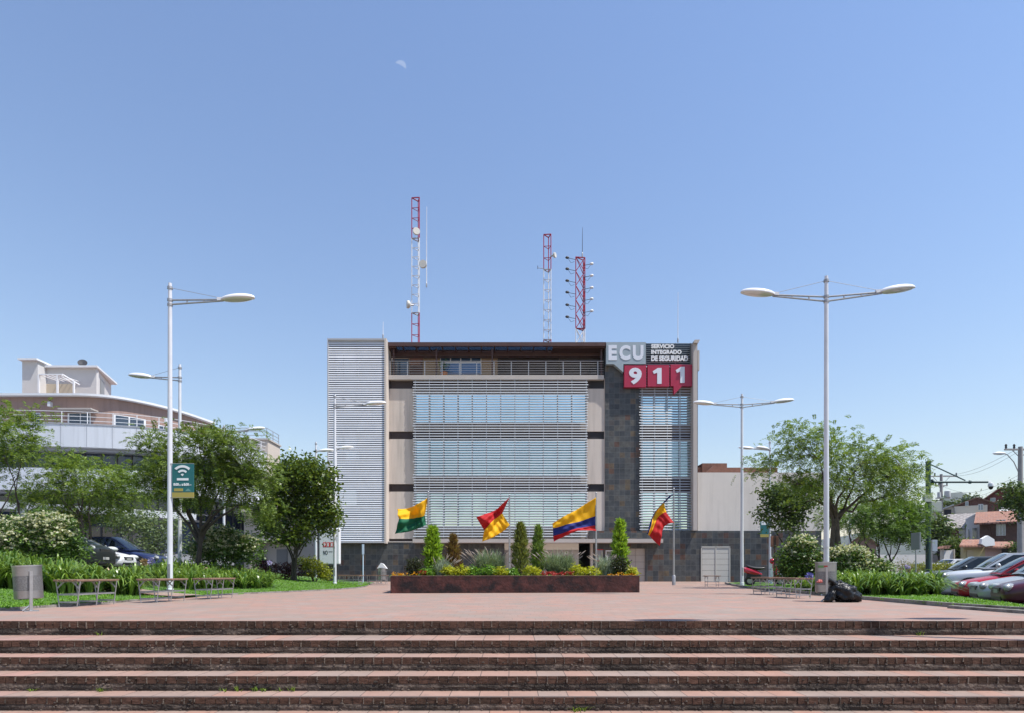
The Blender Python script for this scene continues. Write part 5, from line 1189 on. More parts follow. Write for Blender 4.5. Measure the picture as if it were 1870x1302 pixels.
shrub('flowering_bush', 'cream flowered bush between tree trunk and dark red shrubs', 'bush', [(410, 1000, 50, 32), (445, 1005, 32, 30), (375, 1010, 30, 26), (400, 975, 34, 14)], 21.8, 380, .12, .05, vib, (flw, 260), zb=.3, rad=.11, per=22, fsz=.10)
shrub('flowering_bush', 'tall cream flowered bush behind the benches and twin lamp', 'bush', [(1462, 1018, 34, 32), (1442, 1030, 18, 28), (1485, 1040, 26, 24), (1466, 992, 26, 14)], 19.5, 420, .11, .05, vib, (flw, 190), zb=0, rad=.11, per=20, fsz=.085)
shrub('flowering_bush', 'low wide bush thick with cream flowers, right behind the steel bin with stickers', 'bush', [(1560, 1030, 44, 24), (1520, 1030, 26, 26), (1600, 1038, 26, 16), (1545, 1010, 36, 14)], 19.0, 400, .11, .05, vib, (flw, 360), zb=0, rad=.11, per=19, fsz=.09)
shrub('leafy_shrub', 'loose pale green shrub behind the dark blue car', 'bush', [(240, 950, 44, 34), (285, 965, 40, 40), (210, 945, 26, 20), (265, 1000, 50, 26), (320, 985, 20, 40)], 31.5, 330, .19, .075, leaf_mat('pale shrub leaf', (.08, .13, .05), (.22, .28, .13), .45, .3), zb=.6, rad=.22, per=11)
shrub('dark_red_shrub', 'dark red leaved shrub at the foot of the broadleaf tree', 'shrub', [(500, 1040, 34, 14), (475, 1030, 16, 14), (535, 1042, 22, 14)], 26.0, 190, .12, .045, leaf_mat('dark red leaf', (.03, .012, .016), (.12, .03, .03), .4, .15), zb=.2, rad=.10, per=12)
shrub('lime_shrub', 'yellow green shrub between the broadleaf tree and the totem', 'shrub', [(572, 1035, 24, 18), (590, 1045, 16, 14), (555, 1030, 14, 14)], 27.0, 190, .11, .045, leaf_mat('lime leaf', (.13, .17, .01), (.34, .36, .02), .45, .3), zb=.1, rad=.10, per=13)
shrub('clipped_hedge', 'yellow green clipped hedge at the parking edge under the camera pole', 'hedge', [(1690, 1035, 30, 6), (1722, 1034, 26, 6), (1660, 1038, 16, 6)], 33, 240, .10, .05, leaf_mat('hedge leaf', (.14, .17, .015), (.30, .32, .04), .5, .3), zb=-.4, rad=.12, per=10, stems=5)
shrub('dry_shrub', 'pale dry shrub with a lilac bloom beside the grey sign post', 'shrub', [(1650, 1035, 18, 14), (1668, 1040, 12, 12)], 24, 80, .09, .02, leaf_mat('dry leaf', (.16, .15, .07), (.34, .30, .17), .6, .3), zb=-.1, rad=.10, per=10)
# beds of strap leaves and their few flower heads
ag = leaf_mat('strap leaf', (.05, .12, .014), (.23, .34, .06), .32, .3, .5)
def bed(name, pts, n, H, spread, W=.046, per=26):
    pts = np.array(pts, float); tri = []
    x0, x1, y0, y1 = pts[:, 0].min(), pts[:, 0].max(), pts[:, 1].min(), pts[:, 1].max(); out = []
    while len(out) < n:
        x, y = rng.uniform(x0, x1), rng.uniform(y0, y1); ins = False; j = len(pts) - 1
        for i in range(len(pts)):
            if (pts[i][1] > y) != (pts[j][1] > y) and x < (pts[j][0] - pts[i][0]) * (y - pts[i][1]) / (pts[j][1] - pts[i][1]) + pts[i][0]: ins = not ins
            j = i
        if ins: out.append((x, y, lawn_h(-1 if x < 0 else 1, x, y)))
    return tag(blades(name, out, per, H, spread, W, ag, 6, (1.95, 1.02)), kind='stuff')
bed('strap_leaf_bed', [(-13.6, 12.0), (-11.2, 12.2), (-8.9, 13.2), (-8.0, 14.0), (-8.9, 14.6), (-11, 15.4), (-13.6, 16)], 230, .72, .60)
bed('strap_leaf_bed', [(-10.5, 16.8), (-8.6, 16.9), (-7.6, 18.2), (-7.6, 20), (-8.2, 21.4), (-11, 20.5)], 150, .60, .52)
bed('strap_leaf_bed', [(8.0, 14.7), (9.0, 14.0), (9.9, 14.4), (10.2, 15.2), (10.0, 17), (9.0, 18), (8.3, 17)], 170, .62, .60)
bed('strap_leaf_bed', [(8.4, 17.2), (9.2, 17.6), (9.2, 19), (8.3, 18.8)], 25, .5, .4)
lil = leaf_mat('lilac petal', (.30, .26, .55), (.50, .46, .75))
def agap(label, px, py, Y, zb, m=lil):
    c = P(px, py, Y); t = thing('agapanthus_flower', label, 'flower', (c.x, Y, zb)); h = c.z - zb; mb = MB(); mb.tube([(0, 0, -.05), (.02, 0, h * .6), (0, 0, h)], .008, 5); mb.build('stalk', ag, t)
    d = unit(60); v, f = rhombs(np.tile([0, 0, h], (60, 1)) + d * .03, d, perp(d), .085, .035); raw('petals', v, f, m, t)
agap('lilac round flower head in front of the dark red shrub', 492, 1027, 23, .25); agap('lilac flower head standing before the dark blue car', 276, 1025, 16.3, .2); agap('dry brown flower head in front of the dark blue car', 263, 1026, 16.0, .2, leaf_mat('dry flower', (.22, .15, .08), (.35, .26, .15))); agap('pale lilac flower head by the grey sign post', 1657, 1034, 22.5, 0)
agap('small blue flower at the end of the long bench', 1478, 1052, 15.0, 0, leaf_mat('blue petal', (.08, .08, .35), (.16, .16, .5)))
# grass blades on the lawns
def sow(E, side, n, y0, y1, wmax):
    ys = y0 + (y1 - y0) * rng.random(n) ** 1.5; b = []
    for y in ys:
        x = edge_x(E, y) + side * (rng.random() ** 1.3) * wmax; b.append((x, y, lawn_h(side, x, y)))
    return b
gm = leaf_mat('grass blade', (.09, .21, .018), (.20, .38, .045), .45, .35)
tag(blades('grass', sow(LE, -1, 9000, 8.5, 30, 4.5) + sow(RE, 1, 9000, 8.0, 26, 4.0), 5, .055, .045, .012, gm, 2), kind='stuff')
wb = []
for px, py, k in ((183, 1155, 0), (185, 1250, 3), (188, 1255, 3), (470, 1256, 3), (485, 1257, 3), (515, 1258, 3), (535, 1259, 3), (440, 1258, 3), (410, 1259, 3), (1680, 1154, 0), (1050, 1296, 4), (1065, 1297, 4), (62, 1258, 3)):
    wb.append((PX(px, Ds[k]) + rng.normal() * .01, Ds[k] - .012, zt[k + 1]))
tag(blades('weeds', wb, 16, .075, .06, .007, leaf_mat('weed blade', (.09, .17, .02), (.22, .32, .05)), 3), kind='stuff')

# ------------------------------------------------------------------ parked cars
def paint(name, col, flake=.0):
    m = mat(name, col, .36, .35 if flake else 0, coat=.3, noise=(2.5, .05)); m.node_tree.nodes['Principled BSDF'].inputs['Coat Roughness'].default_value = .04; return m
def car(label, px, Y, zg, heading, pm, L=4.1, W=1.68, kind='hatch', H=1.46, group='cars parked beside the plaza', body_low=.2, plate=True, grille_col=None):
    """x forward, origin on the ground under the middle; px, Y is where the front bumper's centre stands"""
    a = R(heading); fx = Vector((math.cos(a), math.sin(a), 0)); o = Vector((PX(px, Y), Y, zg)) - fx * (L / 2)
    t = thing('parked_car', label, 'car', o, a, group)
    w = W / 2; f = L / 2; suv = kind == 'suv'
    hz0, hz1, belt = (.93, 1.08, 1.12) if suv else (.66, .88, .93)
    ws, rf, rr, rb = (1.25, 1.95, L - .55, L - .12) if suv else ((1.1, 1.85, L - 1.05, L - .25) if kind == 'hatch' else (1.2, 1.95, L - 1.55, L - .85))
    st = [(0, .70, .34, hz0 - .16), (.035, .80, .24, hz0 - .07), (.13, .90, body_low, hz0), (.35, .965, body_low, hz0 + .07), (.75, 1.0, body_low, (hz0 + hz1) / 2 + .045), (ws, 1.0, body_low, hz1), (ws + .25, 1.0, body_low, belt), (L * .55, 1.0, body_low, belt + .01), (L - .75, .99, body_low, belt + .03), (L - .3, .95, body_low + .02, belt + .01), (L - .06, .87, body_low + .08, belt - .08), (L, .78, .36, belt - .2)]
    v = []; rowsn = 0
    for x, ww, zl, zt_ in st:
        W_ = w * ww
        half = [(0, zt_), (W_ * .5, zt_ - .008), (W_ * .80, zt_ - .028), (W_ * .94, zt_ - .075), (W_ * .99, zt_ - .18), (W_, (zl + zt_) * .5), (W_ * .985, zl + .14), (W_ * .94, zl), (0, zl)]
        ring = [(f - x, y, z) for y, z in half] + [(f - x, -y, z) for y, z in half[-2:0:-1]]
        rowsn = len(ring); v += ring
    fcs = []
    for i in range(len(st) - 1):
        for j in range(rowsn): aa, b = i * rowsn + j, i * rowsn + (j + 1) % rowsn; fcs.append((aa, b, b + rowsn, aa + rowsn))
    fcs.append(tuple(range(rowsn))); fcs.append(tuple(reversed(range((len(st) - 1) * rowsn, len(st) * rowsn))))
    body = raw('body', v, fcs, pm, t, True); ss = body.modifiers.new('smooth', 'SUBSURF'); ss.levels = ss.render_levels = 2
    bm = bmesh.new(); bm.from_mesh(body.data); bmesh.ops.recalc_face_normals(bm, faces=bm.faces[:]); bm.to_mesh(body.data); bm.free()
    # cabin: eight corners, rounded
    zb = belt - .03; wb_, wr = w * .955, w * .76; zr = H
    lo = [(f - ws + .08, 0), (f - rb, 0)]
    c = [(f - ws + .05, -wb_ * .93, zb), (f - ws + .05, wb_ * .93, zb), (f - rb, wb_ * .9, zb), (f - rb, -wb_ * .9, zb), (f - rf, -wr, zr - .03), (f - rf, wr, zr - .03), (f - rr, wr * .97, zr - .02), (f - rr, -wr * .97, zr - .02)]
    n = 10; V = []; Fq = []
    def side(y_s):  # a side wall bulging outward a little
        return None
    mb = MB()
    us = np.linspace(0, 1, 9)
    def lerp3(p, q, u): return Vector(p).lerp(Vector(q), u)
    def patch(p00, p10, p11, p01, bulge, nu=10, nv=6, inset=0.0, lift=0.0):
        """a bulging four sided patch; inset trims it to a window's opening, lift sets it proud"""
        P00, P10, P11, P01 = map(Vector, (p00, p10, p11, p01)); nrm = (P10 - P00).cross(P01 - P00).normalized(); g = []
        for i in range(nu + 1):
            for j in range(nv + 1):
                u = inset + (1 - 2 * inset) * i / nu; vv_ = inset * 1.3 + (1 - 2.6 * inset) * j / nv
                q = P00.lerp(P10, u).lerp(P01.lerp(P11, u), vv_) + nrm * (bulge * (4 * u * (1 - u)) * .6 + bulge * (4 * vv_ * (1 - vv_)) * .4 + lift); g.append(q)
        return g, nu, nv
    def add_patch(mb, g, nu, nv):
        n0 = len(mb.v); mb.v += [tuple(q) for q in g]
        for i in range(nu):
            for j in range(nv): a_ = n0 + i * (nv + 1) + j; mb.f.append((a_, a_ + nv + 1, a_ + nv + 2, a_ + 1)); mb.m.append(0)
    sides = {'windshield': (c[0], c[1], c[5], c[4], .07), 'rear_window': (c[2], c[3], c[7], c[6], .05), 'roof': (c[4], c[5], c[6], c[7], .035)}
    for k_, (p0, p1, p2, p3, bl) in sides.items(): add_patch(mb, *patch(p0, p1, p2, p3, bl))
    for s in ((c[3], c[0], c[4], c[7]), (c[1], c[2], c[6], c[5])): add_patch(mb, *patch(*s, .0))
    cab = mb.build('cabin', pm, t, 50)
    for k_ in ('windshield', 'rear_window'):
        p0, p1, p2, p3, bl = sides[k_]; mb = MB(); add_patch(mb, *patch(p0, p1, p2, p3, bl, inset=.05, lift=.006)); mb.build(k_, car_glass, t, 60)
    for sgn, s in ((-1, (c[3], c[0], c[4], c[7])), (1, (c[1], c[2], c[6], c[5]))):
        q = [Vector(p) for p in s]
        for u0, u1 in ((.05, .40), (.44, .63 if kind == 'sedan' else .66), (.68, .95)) if sgn < 0 else ((.05, .32), (.34, .56), (.60, .95)):
            u0b, u1b = u0, u1; mb = MB()
            A, B = q[0].lerp(q[1], u0), q[0].lerp(q[1], u1); D_, C_ = q[3].lerp(q[2], u0), q[3].lerp(q[2], u1); g = patch(A, B, C_, D_, .0, 4, 4, 0, .006)
            pts = [p for p in g[0]]; cc = sum(pts, Vector()) / len(pts); g0 = [cc + (p - cc) * .0 + Vector(((p - cc).x * .99, (p - cc).y * .82, (p - cc).z * .80)) for p in pts]
            add_patch(mb, g0, 4, 4); mb.build('side_window', car_glass, t, 60)
    lens = mat('headlight lens', (.66, .68, .66), .16, .1, coat=.6); 
    for s in (-1, 1):
        T = Matrix.Translation((f - .155, s * w * .68, hz0 - .075)) @ Matrix.Rotation(R(-s * 32), 4, 'Z') @ Matrix.Rotation(R(-22), 4, 'Y')
        mb = MB(); mb.ell((0, 0, 0), (.10, .25, .112), 18, 10); mb.v = [tuple(T @ Vector(p)) for p in mb.v]; hl = mb.build('headlight', mat('headlight bezel', (.36, .37, .37), .25, .3), t, 60)
        mb = MB(); mb.ell((.014, 0, 0), (.097, .225, .092), 18, 10); mb.v = [tuple(T @ Vector(p)) for p in mb.v]; mb.build('lens', lens, hl, 60)
    mb = MB(); mb.box(f - .12, f + .006, -w * .40, w * .40, hz0 - .20, hz0 - .075); gr_ = mb.build('grille', black_plastic, t, None, .02)
    mb = MB()
    for i in range(3): mb.box(f - .08, f + .011, -w * .38, w * .38, hz0 - .185 + i * .04, hz0 - .177 + i * .04)
    mb.build('grille_bar', steel, gr_)
    mb = MB(); mb.box(f - .15, f + .004, -w * .55, w * .55, body_low + .06, body_low + .17); mb.build('lower_intake', black_plastic, t, None, .03)
    if plate: mb = MB(); mb.box(f - .03, f + .008, -.18, .18, .44, .54); mb.build('number_plate', mat('plate white', (.42, .42, .40), .5), t, None, .004)
    wr_ = .36 if suv else .31
    for x in (f - .82, -f + .78):
        for s in (-1, 1):
            mb = MB(); mb.lathe([(.01, 0), (wr_ * 1.17, 0), (wr_ * 1.17, .22), (.01, .22)], (x, s * (w + .004) - (.22 if s > 0 else 0), wr_ + .02), 28, Matrix.Rotation(R(-90), 4, 'X')); arch = mb.build('wheel_well_shade', black_plastic, t, 40)  # dark disc proud of the body, painting in the wheel well's shade
            wh = MB(); wh.lathe([(wr_ * .62, -.1), (wr_ * .95, -.1), (wr_, -.06), (wr_, .06), (wr_ * .95, .1), (wr_ * .62, .1)], (x, s * (w - .085), wr_), 26, Matrix.Rotation(R(90), 4, 'X'), False); wo = wh.build('wheel', rubber, t, 40)
            rm = MB(); rm.lathe([(.02, -.095), (wr_ * .2, -.1), (wr_ * .62, -.085), (wr_ * .62, .085), (wr_ * .2, .1), (.02, .095)], (x, s * (w - .085), wr_), 18, Matrix.Rotation(R(90), 4, 'X'), False); rm.build('rim', steel, wo, 30)
    for s in (-1, 1):
        mb = MB(); mb.ell((f - ws - .32, s * (w + .07), belt + .08), (.07, .11, .075), 12, 8); mb.box(f - ws - .34, f - ws - .28, min(s * (w - .08), s * (w + .02)), max(s * (w - .08), s * (w + .02)), belt + .03, belt + .07); mb.build('side_mirror', pm, t, 50)
    return t
silver = paint('silver car paint', (.42, .44, .44), 1); whitep = paint('white car paint', (.66, .67, .68)); redp = paint('red car paint', (.36, .005, .014)); maroon = paint('maroon car paint', (.06, .004, .012)); greyp = paint('grey car paint', (.13, .14, .145), 1); navy = paint('navy car paint', (.008, .016, .075)); bluep = paint('dark blue car paint', (.02, .03, .06)); blackp = paint('black green car paint', (.012, .016, .016))
HD = 155
car('maroon car nearest the plaza, at the picture edge', 1818, 16.2, -.38, HD, maroon, 4.0, 1.66, 'hatch', 1.46)
car('silver hatchback between the maroon and the bright red car', 1777, 18.2, -.38, HD, silver, 3.95, 1.66, 'hatch', 1.5)
car('bright red small car behind the silver hatchback', 1742, 20.3, -.38, HD, redp, 3.7, 1.6, 'hatch', 1.46)
car('pale silver sport utility car towering behind the bright red car', 1712, 22.8, -.38, HD, paint('pale silver car paint', (.60, .62, .63), 1), 4.4, 1.8, 'suv', 1.64)
car('dark blue sedan squeezed between the two sport utility cars', 1714, 25.4, -.38, HD, bluep, 4.3, 1.68, 'sedan', 1.42)
car('grey sport utility car, last of the parked row', 1675, 27.6, -.38, HD, greyp, 4.5, 1.8, 'suv', 1.64)
car('white van like car far behind the camera pole', 1672, 38, -.38, 178, whitep, 4.3, 1.7, 'suv', 1.78, 'cars far down the street'); car('white car with dark windows behind the grey sign post', 1640, 36, -.38, 176, paint('milk white car paint', (.6, .6, .6)), 4.2, 1.7, 'hatch', 1.5, 'cars far down the street'); car('pale car partly hidden by the low bright tree', 1626, 42, -.38, 176, silver, 4.3, 1.7, 'hatch', 1.6, 'cars far down the street'); car('small white car behind the white van like one', 1712, 43, -.38, 178, whitep, 4.0, 1.65, 'hatch', 1.5, 'cars far down the street')
car('dark navy sedan with round headlights behind the strap leaved plants', 303, 27.6, .62, 6, navy, 4.3, 1.7, 'sedan', 1.5, 'cars parked by the curved building')
car('white car half hidden beside the navy sedan', 236, 25.2, .62, 4, whitep, 4.0, 1.64, 'hatch', 1.36, 'cars parked by the curved building'); car('black car behind the cream flowered bush and white car', 194, 23.6, .62, 2, blackp, 4.4, 1.74, 'suv', 1.62, 'cars parked by the curved building')

# ------------------------------------------------------------------ poles and signs by the parking
dgreen = mat('dark green pole paint', (.012, .05, .048), .4)
Yc = 31.0; t = thing('camera_pole', 'dark green camera pole with a long braced arm and grey boxes', 'pole', (PX(1695, Yc), Yc, -.48)); zo = -.48
mb = MB(); mb.tube([(0, 0, -.1), (0, 0, PZ(843, Yc) - zo)], .115, 14); mb.lathe([(.125, PZ(843, Yc) - zo - .02), (.125, PZ(843, Yc) - zo + .03), (.02, PZ(843, Yc) - zo + .06)], (0, 0, 0), 14); mb.build('pole', dgreen, t, 50)
za = PZ(879.5, Yc) - zo; ln = (1804 - 1695) / F * Yc
mb = MB(); mb.tube([(.08, 0, za), (ln, 0, za)], .05, 10); mb.lathe([(.14, -.03), (.14, .03)], (.2, 0, za), 12, Matrix.Rotation(R(90), 4, 'Y')); mb.lathe([(.085, -.04), (.085, .04)], (ln * .70, 0, za), 12, Matrix.Rotation(R(90), 4, 'Y')); mb.build('arm', dgreen, t, 50)
mb = MB(); mb.tube([(.1, 0, PZ(847, Yc) - zo), (ln * .62, 0, za + .08)], .03, 7); mb.build('brace', dgreen, t, 50)
mb = MB(); mb.box(-.36, -.02, -.28, -.1, PZ(917, Yc) - zo, PZ(904, Yc) - zo); mb.box(-.06, .44, -.34, -.12, PZ(935, Yc) - zo, PZ(916, Yc) - zo); mb.box(.02, .2, -.05, .2, PZ(916, Yc) - zo, PZ(898, Yc) - zo); mb.build('control_box', mat('grey green box', (.36, .39, .34), .5), t, None, .02)
mb = MB(); mb.tube([(-.3, 0, PZ(888, Yc) - zo), (-.1, 0, PZ(888, Yc) - zo)], .015, 5); mb.tube([(0, 0, PZ(843, Yc) - zo), (0, 0, PZ(834, Yc) - zo)], .012, 5); mb.build('spike', dgreen, t)
t = thing('surveillance_camera', 'white dome camera hanging from the tip of the green arm', 'camera', P(1809.5, 884, Yc))
mb = MB(); mb.tube([(-.18, 0, .14), (0, 0, .14), (0, 0, .05)], .03, 7); mb.lathe([(.03, .1), (.11, .06), (.13, -.06), (.125, -.1)], (0, 0, 0), 16); mb.build('housing', white_paint, t, 40); mb = MB(); mb.ell((0, 0, -.1), (.105, .105, .15), 14, 8, z0=-1, z1=0); mb.build('dome', black_plastic, t, 60)
t, h = post('grey_sign_post', 'narrow grey sign on a slim post beside the strap leaved plants', 'sign', 1672.5, 972, 20.5, 0, .022, grey_steel); mb = MB(); mb.box(-.022, .022, -.22, .22, h - .55, h); mb.build('sign_plate', mat('sign back grey', (.20, .215, .23), .5), t, None, .006)
t, h = post('street_sign', 'grey backed square street sign next to the green camera pole', 'sign', 1701, 985, 30.2, -.48, .03, grey_steel); mb = MB(); mb.box(.03, .28, -.02, .02, h - .55, h); mb.build('sign_plate', mat('sign back blue grey', (.33, .38, .44), .45), t, None, .01)
cp = mat('weathered concrete pole', (.30, .29, .28), .8, noise=(2, .15)); 
def upole(label, px, Y, y0, zb, arms, r=.14, lampy=None):
    t = thing('utility_pole', label, 'utility pole', (PX(px, Y), Y, zb), 0, 'utility poles along the street'); h = PZ(y0, Y) - zb
    mb = MB(); mb.tube([(0, 0, -.3), (0, 0, h)], [r, r * .62], 10); mb.build('pole', cp, t, 50)
    for ya, wd in arms:
        z = PZ(ya, Y) - zb; mb = MB(); mb.box(-wd, wd, -.06, .06, z - .05, z + .05); mb.tube([(-wd * .55, 0, z), (0, 0, z - wd * .55)], .025, 5); mb.tube([(wd * .55, 0, z), (0, 0, z - wd * .55)], .025, 5); c_ = mb.build('crossarm', cp, t)
        mb = MB()
        for x in (-wd * .92, -wd * .4, wd * .92): mb.lathe([(.03, 0), (.07, .06), (.05, .16), (.08, .2), (.03, .3)], (x, 0, z + .05), 8)
        mb.build('insulator', black_plastic, c_, 40)
    if lampy:
        z = PZ(lampy, Y) - zb; mb = MB(); mb.tube([(0, 0, z - 1.4), (-.5, -.1, z - .5), (-.95, -.15, z - .05), (-1.15, -.2, z)], .03, 6); lp_ = mb.build('lamp_arm', grey_steel, t, 50); mb = MB(); mb.ell((-1.5, -.2, z + .03), (.42, .15, .10), 14, 8); mb.build('lamp_head', white_paint, lp_, 50)
    return t, h
t, h = upole('utility pole with transformer drum and two crossarms behind the camera arm', 1719, 62, 865, -.3, ((869, 1.6), (886, .6)), .2)
mb = MB(); mb.lathe([(.25, 0), (.27, .06), (.27, .62), (.18, .68)], (.46, -.2, PZ(908, 62) + .3), 14); mb.lathe([(.15, 0), (.15, .5)], (-.4, -.25, PZ(908, 62) + .3), 12); mb.box(-.6, .8, -.3, .0, PZ(908, 62) + .2, PZ(908, 62) + .3); mb.build('transformer', mat('transformer grey', (.52, .54, .55), .5), t, 40)
upole('concrete utility pole with street light arm at the picture edge', 1863.5, 40, 815, -.48, ((820, 1.0),), .2, 829)
wm = mat('cable black', (.03, .03, .035), .6)
mb = MB()
for a, b, sag in ((P(1711, 868, 62), P(1858, 819, 40), .5), (P(1727, 868, 62), P(1868, 819, 40), .6), (P(1719, 886, 62), P(1862, 866, 40), .9), (P(1719, 905, 62), P(1863, 872, 40), .7)):
    pts = [a.lerp(b, i / 14) - Vector((0, 0, sag * math.sin(math.pi * i / 14))) for i in range(15)]; mb.tube(pts, .010, 4)
tag(mb.build('overhead_cable', wm), 'thin black cables sagging between the two utility poles', 'cable')

# ------------------------------------------------------------------ houses up the street
tile_red = tile_mat('orange roof tile', (.25, .33), [(0, (.30, .13, .085)), (.5, (.38, .19, .125)), (1, (.31, .17, .13))], (.15, .08, .06), .10, (0, 1), .8)
tile_grey = tile_mat('grey roof tile', (.35, .45), [(0, (.27, .25, .235)), (.5, (.36, .33, .31)), (1, (.31, .28, .27))], (.15, .13, .12), .12, (0, 1), .8, fine=.2)
brickm = tile_mat('brown brick wall', (.26, .09), [(0, (.10, .035, .03)), (.5, (.14, .05, .04)), (1, (.17, .07, .05))], (.16, .12, .10), .07, (0, 2), .85, offset=.5)
def gable(mb_w, mb_r, px0, px1, pyw, pyr, Y, depth, zb, along='x', over=.35, apex=.5):
    """house body with a pitched roof. along='x': ridge parallel to the front (front slope in view); 'y': gable to the front"""
    x0, x1, ze, zr = PX(px0, Y), PX(px1, Y), PZ(pyw, Y), PZ(pyr, Y)
    mb_w.box(x0, x1, Y, Y + depth, zb, ze)
    if along == 'x':
        ym = Y + depth * .5; e = over
        for ya, yb in ((Y - e, ym), (Y + depth + e, ym)):
            s = (zr - ze) / (depth * .5) * e
            mb_r.quad((x0 - e, ya, ze - s), (x1 + e, ya, ze - s), (x1 + e, yb, zr), (x0 - e, yb, zr)); mb_r.quad((x0 - e, ya, ze - s - .15), (x1 + e, ya, ze - s - .15), (x1 + e, ya, ze - s), (x0 - e, ya, ze - s)); mb_r.quad((x0 - e, ya, ze - s - .15), (x0 - e, yb, zr - .15), (x0 - e, yb, zr), (x0 - e, ya, ze - s)); mb_r.quad((x1 + e, ya, ze - s - .15), (x1 + e, yb, zr - .15), (x1 + e, yb, zr), (x1 + e, ya, ze - s))
        for x in (x0, x1): mb_w.quad((x, Y, ze), (x, Y + depth, ze), (x, ym, zr))
    else:
        xm = x0 + (x1 - x0) * apex; mb_w.quad((x0, Y, ze), (x1, Y, ze), (xm, Y, zr - .02))
        for xa in (x0 - over, x1 + over):
            s = (zr - ze) / max(abs(xm - (x0 if xa < xm else x1)), .1) * over
            mb_r.quad((xa, Y - over, ze - s), (xm, Y - over, zr), (xm, Y + depth, zr), (xa, Y + depth, ze - s)); mb_r.quad((xa, Y - over, ze - s - .16), (xm, Y - over, zr - .16), (xm, Y - over, zr), (xa, Y - over, ze - s))
def win(parent, px0, px1, py0, py1, Y, frame=white_paint, bars=1):
    mb = MB(); mb.pbox(px0, px1, py0, py1, Y - .06, .06); o = mb.build('window', frame, parent); mb = MB(); n = bars + 1; wd = (px1 - px0) / n
    for i in range(n): mb.pbox(px0 + i * wd + .5, px0 + (i + 1) * wd - .5, py0 + .6, py1 - .6, Y - .075, .02)
    mb.build('pane', mat('house window glass', (.20, .24, .28), .1, .3), o)
def house(label, *bodies):
    global TURN; a = bodies[0]['a']; xc = PX((a[0] + a[1]) / 2, a[4]); TURN = (xc, a[4], math.atan2(xc, a[4]))
    t = thing('house', label, 'house', (PX(bodies[0]['a'][0], bodies[0]['a'][4]), bodies[0]['a'][4], -.45), 0, 'houses up the street')
    for b in bodies:
        wv, rv = MB(), MB(); gable(wv, rv, *b['a'], **b.get('k', {})); under(t, wv.build('wall', b['w'])); under(t, rv.build('roof', b['r']))
    return t
def hwin(t, *a, **k):
    n0 = set(t.children); win(t, *a, **k)
    for c in set(t.children) - n0: c.matrix_parent_inverse = Matrix.Translation(t.location).inverted()
whitep_ = mat('white house plaster', (.82, .81, .79), .85, noise=(.5, .06)); greyr = mat('pale sheet roof', (.50, .49, .47), .6, noise=(.6, .08)); buff = mat('buff house plaster', (.60, .54, .45), .85, noise=(.4, .08))
t = house('far house with a wide exposed brick gable and two small attic windows', dict(a=(1741, 1823, 921, 907, 86, 12, -.4), k=dict(along='y', apex=.53), w=brickm, r=mat('weathered ridge', (.22, .13, .09), .9, noise=(2, .3))))
mb = MB(); mb.pbox(1744, 1806, 922, 952, 85.7, .3); under(t, mb.build('lower_wall', buff)); hwin(t, 1767, 1773, 914, 922, 85.6, bars=0); hwin(t, 1793, 1802, 920, 931, 85.4)
t = house('far house with a long pale sheet roof and a dark open attic', dict(a=(1700, 1744, 934, 921, 80, 9, -.4), k=dict(along='y', apex=.95), w=buff, r=greyr))
mb = MB(); mb.pbox(1726, 1739, 930, 944, 79.8, .2); under(t, mb.build('opening', dark_inside))  # dark box on the wall; the open attic's shade is its colour
t = house('house with grey tiled roof and a brick front beside the white box house', dict(a=(1734, 1778, 960.7, 931, 63, 9, -.4), k=dict(along='x', over=.3), w=brickm, r=tile_grey)); hwin(t, 1752, 1764, 966, 984, 63, bars=0)
t = house('white box fronted house with a tall dark door and a sloping pale roof', dict(a=(1764, 1789, 946, 934, 61, 8, -.4), k=dict(along='y', apex=.98, over=.05), w=whitep_, r=whitep_), dict(a=(1788, 1836, 951, 924, 64, 8, -.4), k=dict(along='x', over=.1), w=whitep_, r=greyr))
hwin(t, 1776, 1785, 963, 984, 61, bars=0); hwin(t, 1768, 1771, 965, 984, 61, bars=0)
t = house('dark brick house with an orange tiled roof and a barred white window', dict(a=(1788, 1878, 950, 925, 56, 9, -.4), k=dict(along='x', over=.5), w=mat('dark brick', (.11, .062, .048), .85, noise=(4, .35)), r=tile_red)); hwin(t, 1820, 1837.5, 948, 977, 56, bars=2)
mb = MB(); mb.tube([P(1807, 950, 55.8), P(1816, 981, 55.8)], .08, 5); under(t, mb.build('downpipe', brown_steel))
t = house('tall red roofed house showing above the others behind the dark tree', dict(a=(1802, 1900, 903, 888, 96, 12, -.4), k=dict(along='y', apex=.25, over=.8), w=mat('red brown plaster', (.17, .05, .045), .85, noise=(.6, .1)), r=mat('red sheet roof', (.40, .20, .15), .7, noise=(.6, .1)))); hwin(t, 1808, 1818, 906, 913, 96, bars=0)
TURN = None
yg = thing('garden_wall', 'yellow and pink garden wall with an orange tiled gate roof and white pediment', 'wall', (PX(1760, 50), 50, -.45))
ypl = mat('yellow plaster', (.48, .40, .22), .85, noise=(.5, .08)); ppl = mat('pink plaster', (.50, .33, .30), .85, noise=(.5, .06))
for nm, m, a in (('yellow_wall', ypl, (1759, 1799, 992, 1035)), ('pink_wall', ppl, (1799, 1829, 997, 1035))): mb = MB(); mb.pbox(*a, 50, .3); under(yg, mb.build(nm, m))
mb = MB(); mb.pbox(1766, 1778, 1003, 1035, 49.93, .06); under(yg, mb.build('garage_door', mat('tan door', (.45, .36, .22), .6))); mb = MB(); mb.pbox(1829, 1846, 997, 1035, 50.1, .2); under(yg, mb.build('gate', mat('brown gate', (.06, .045, .045), .5)))
mb = MB()
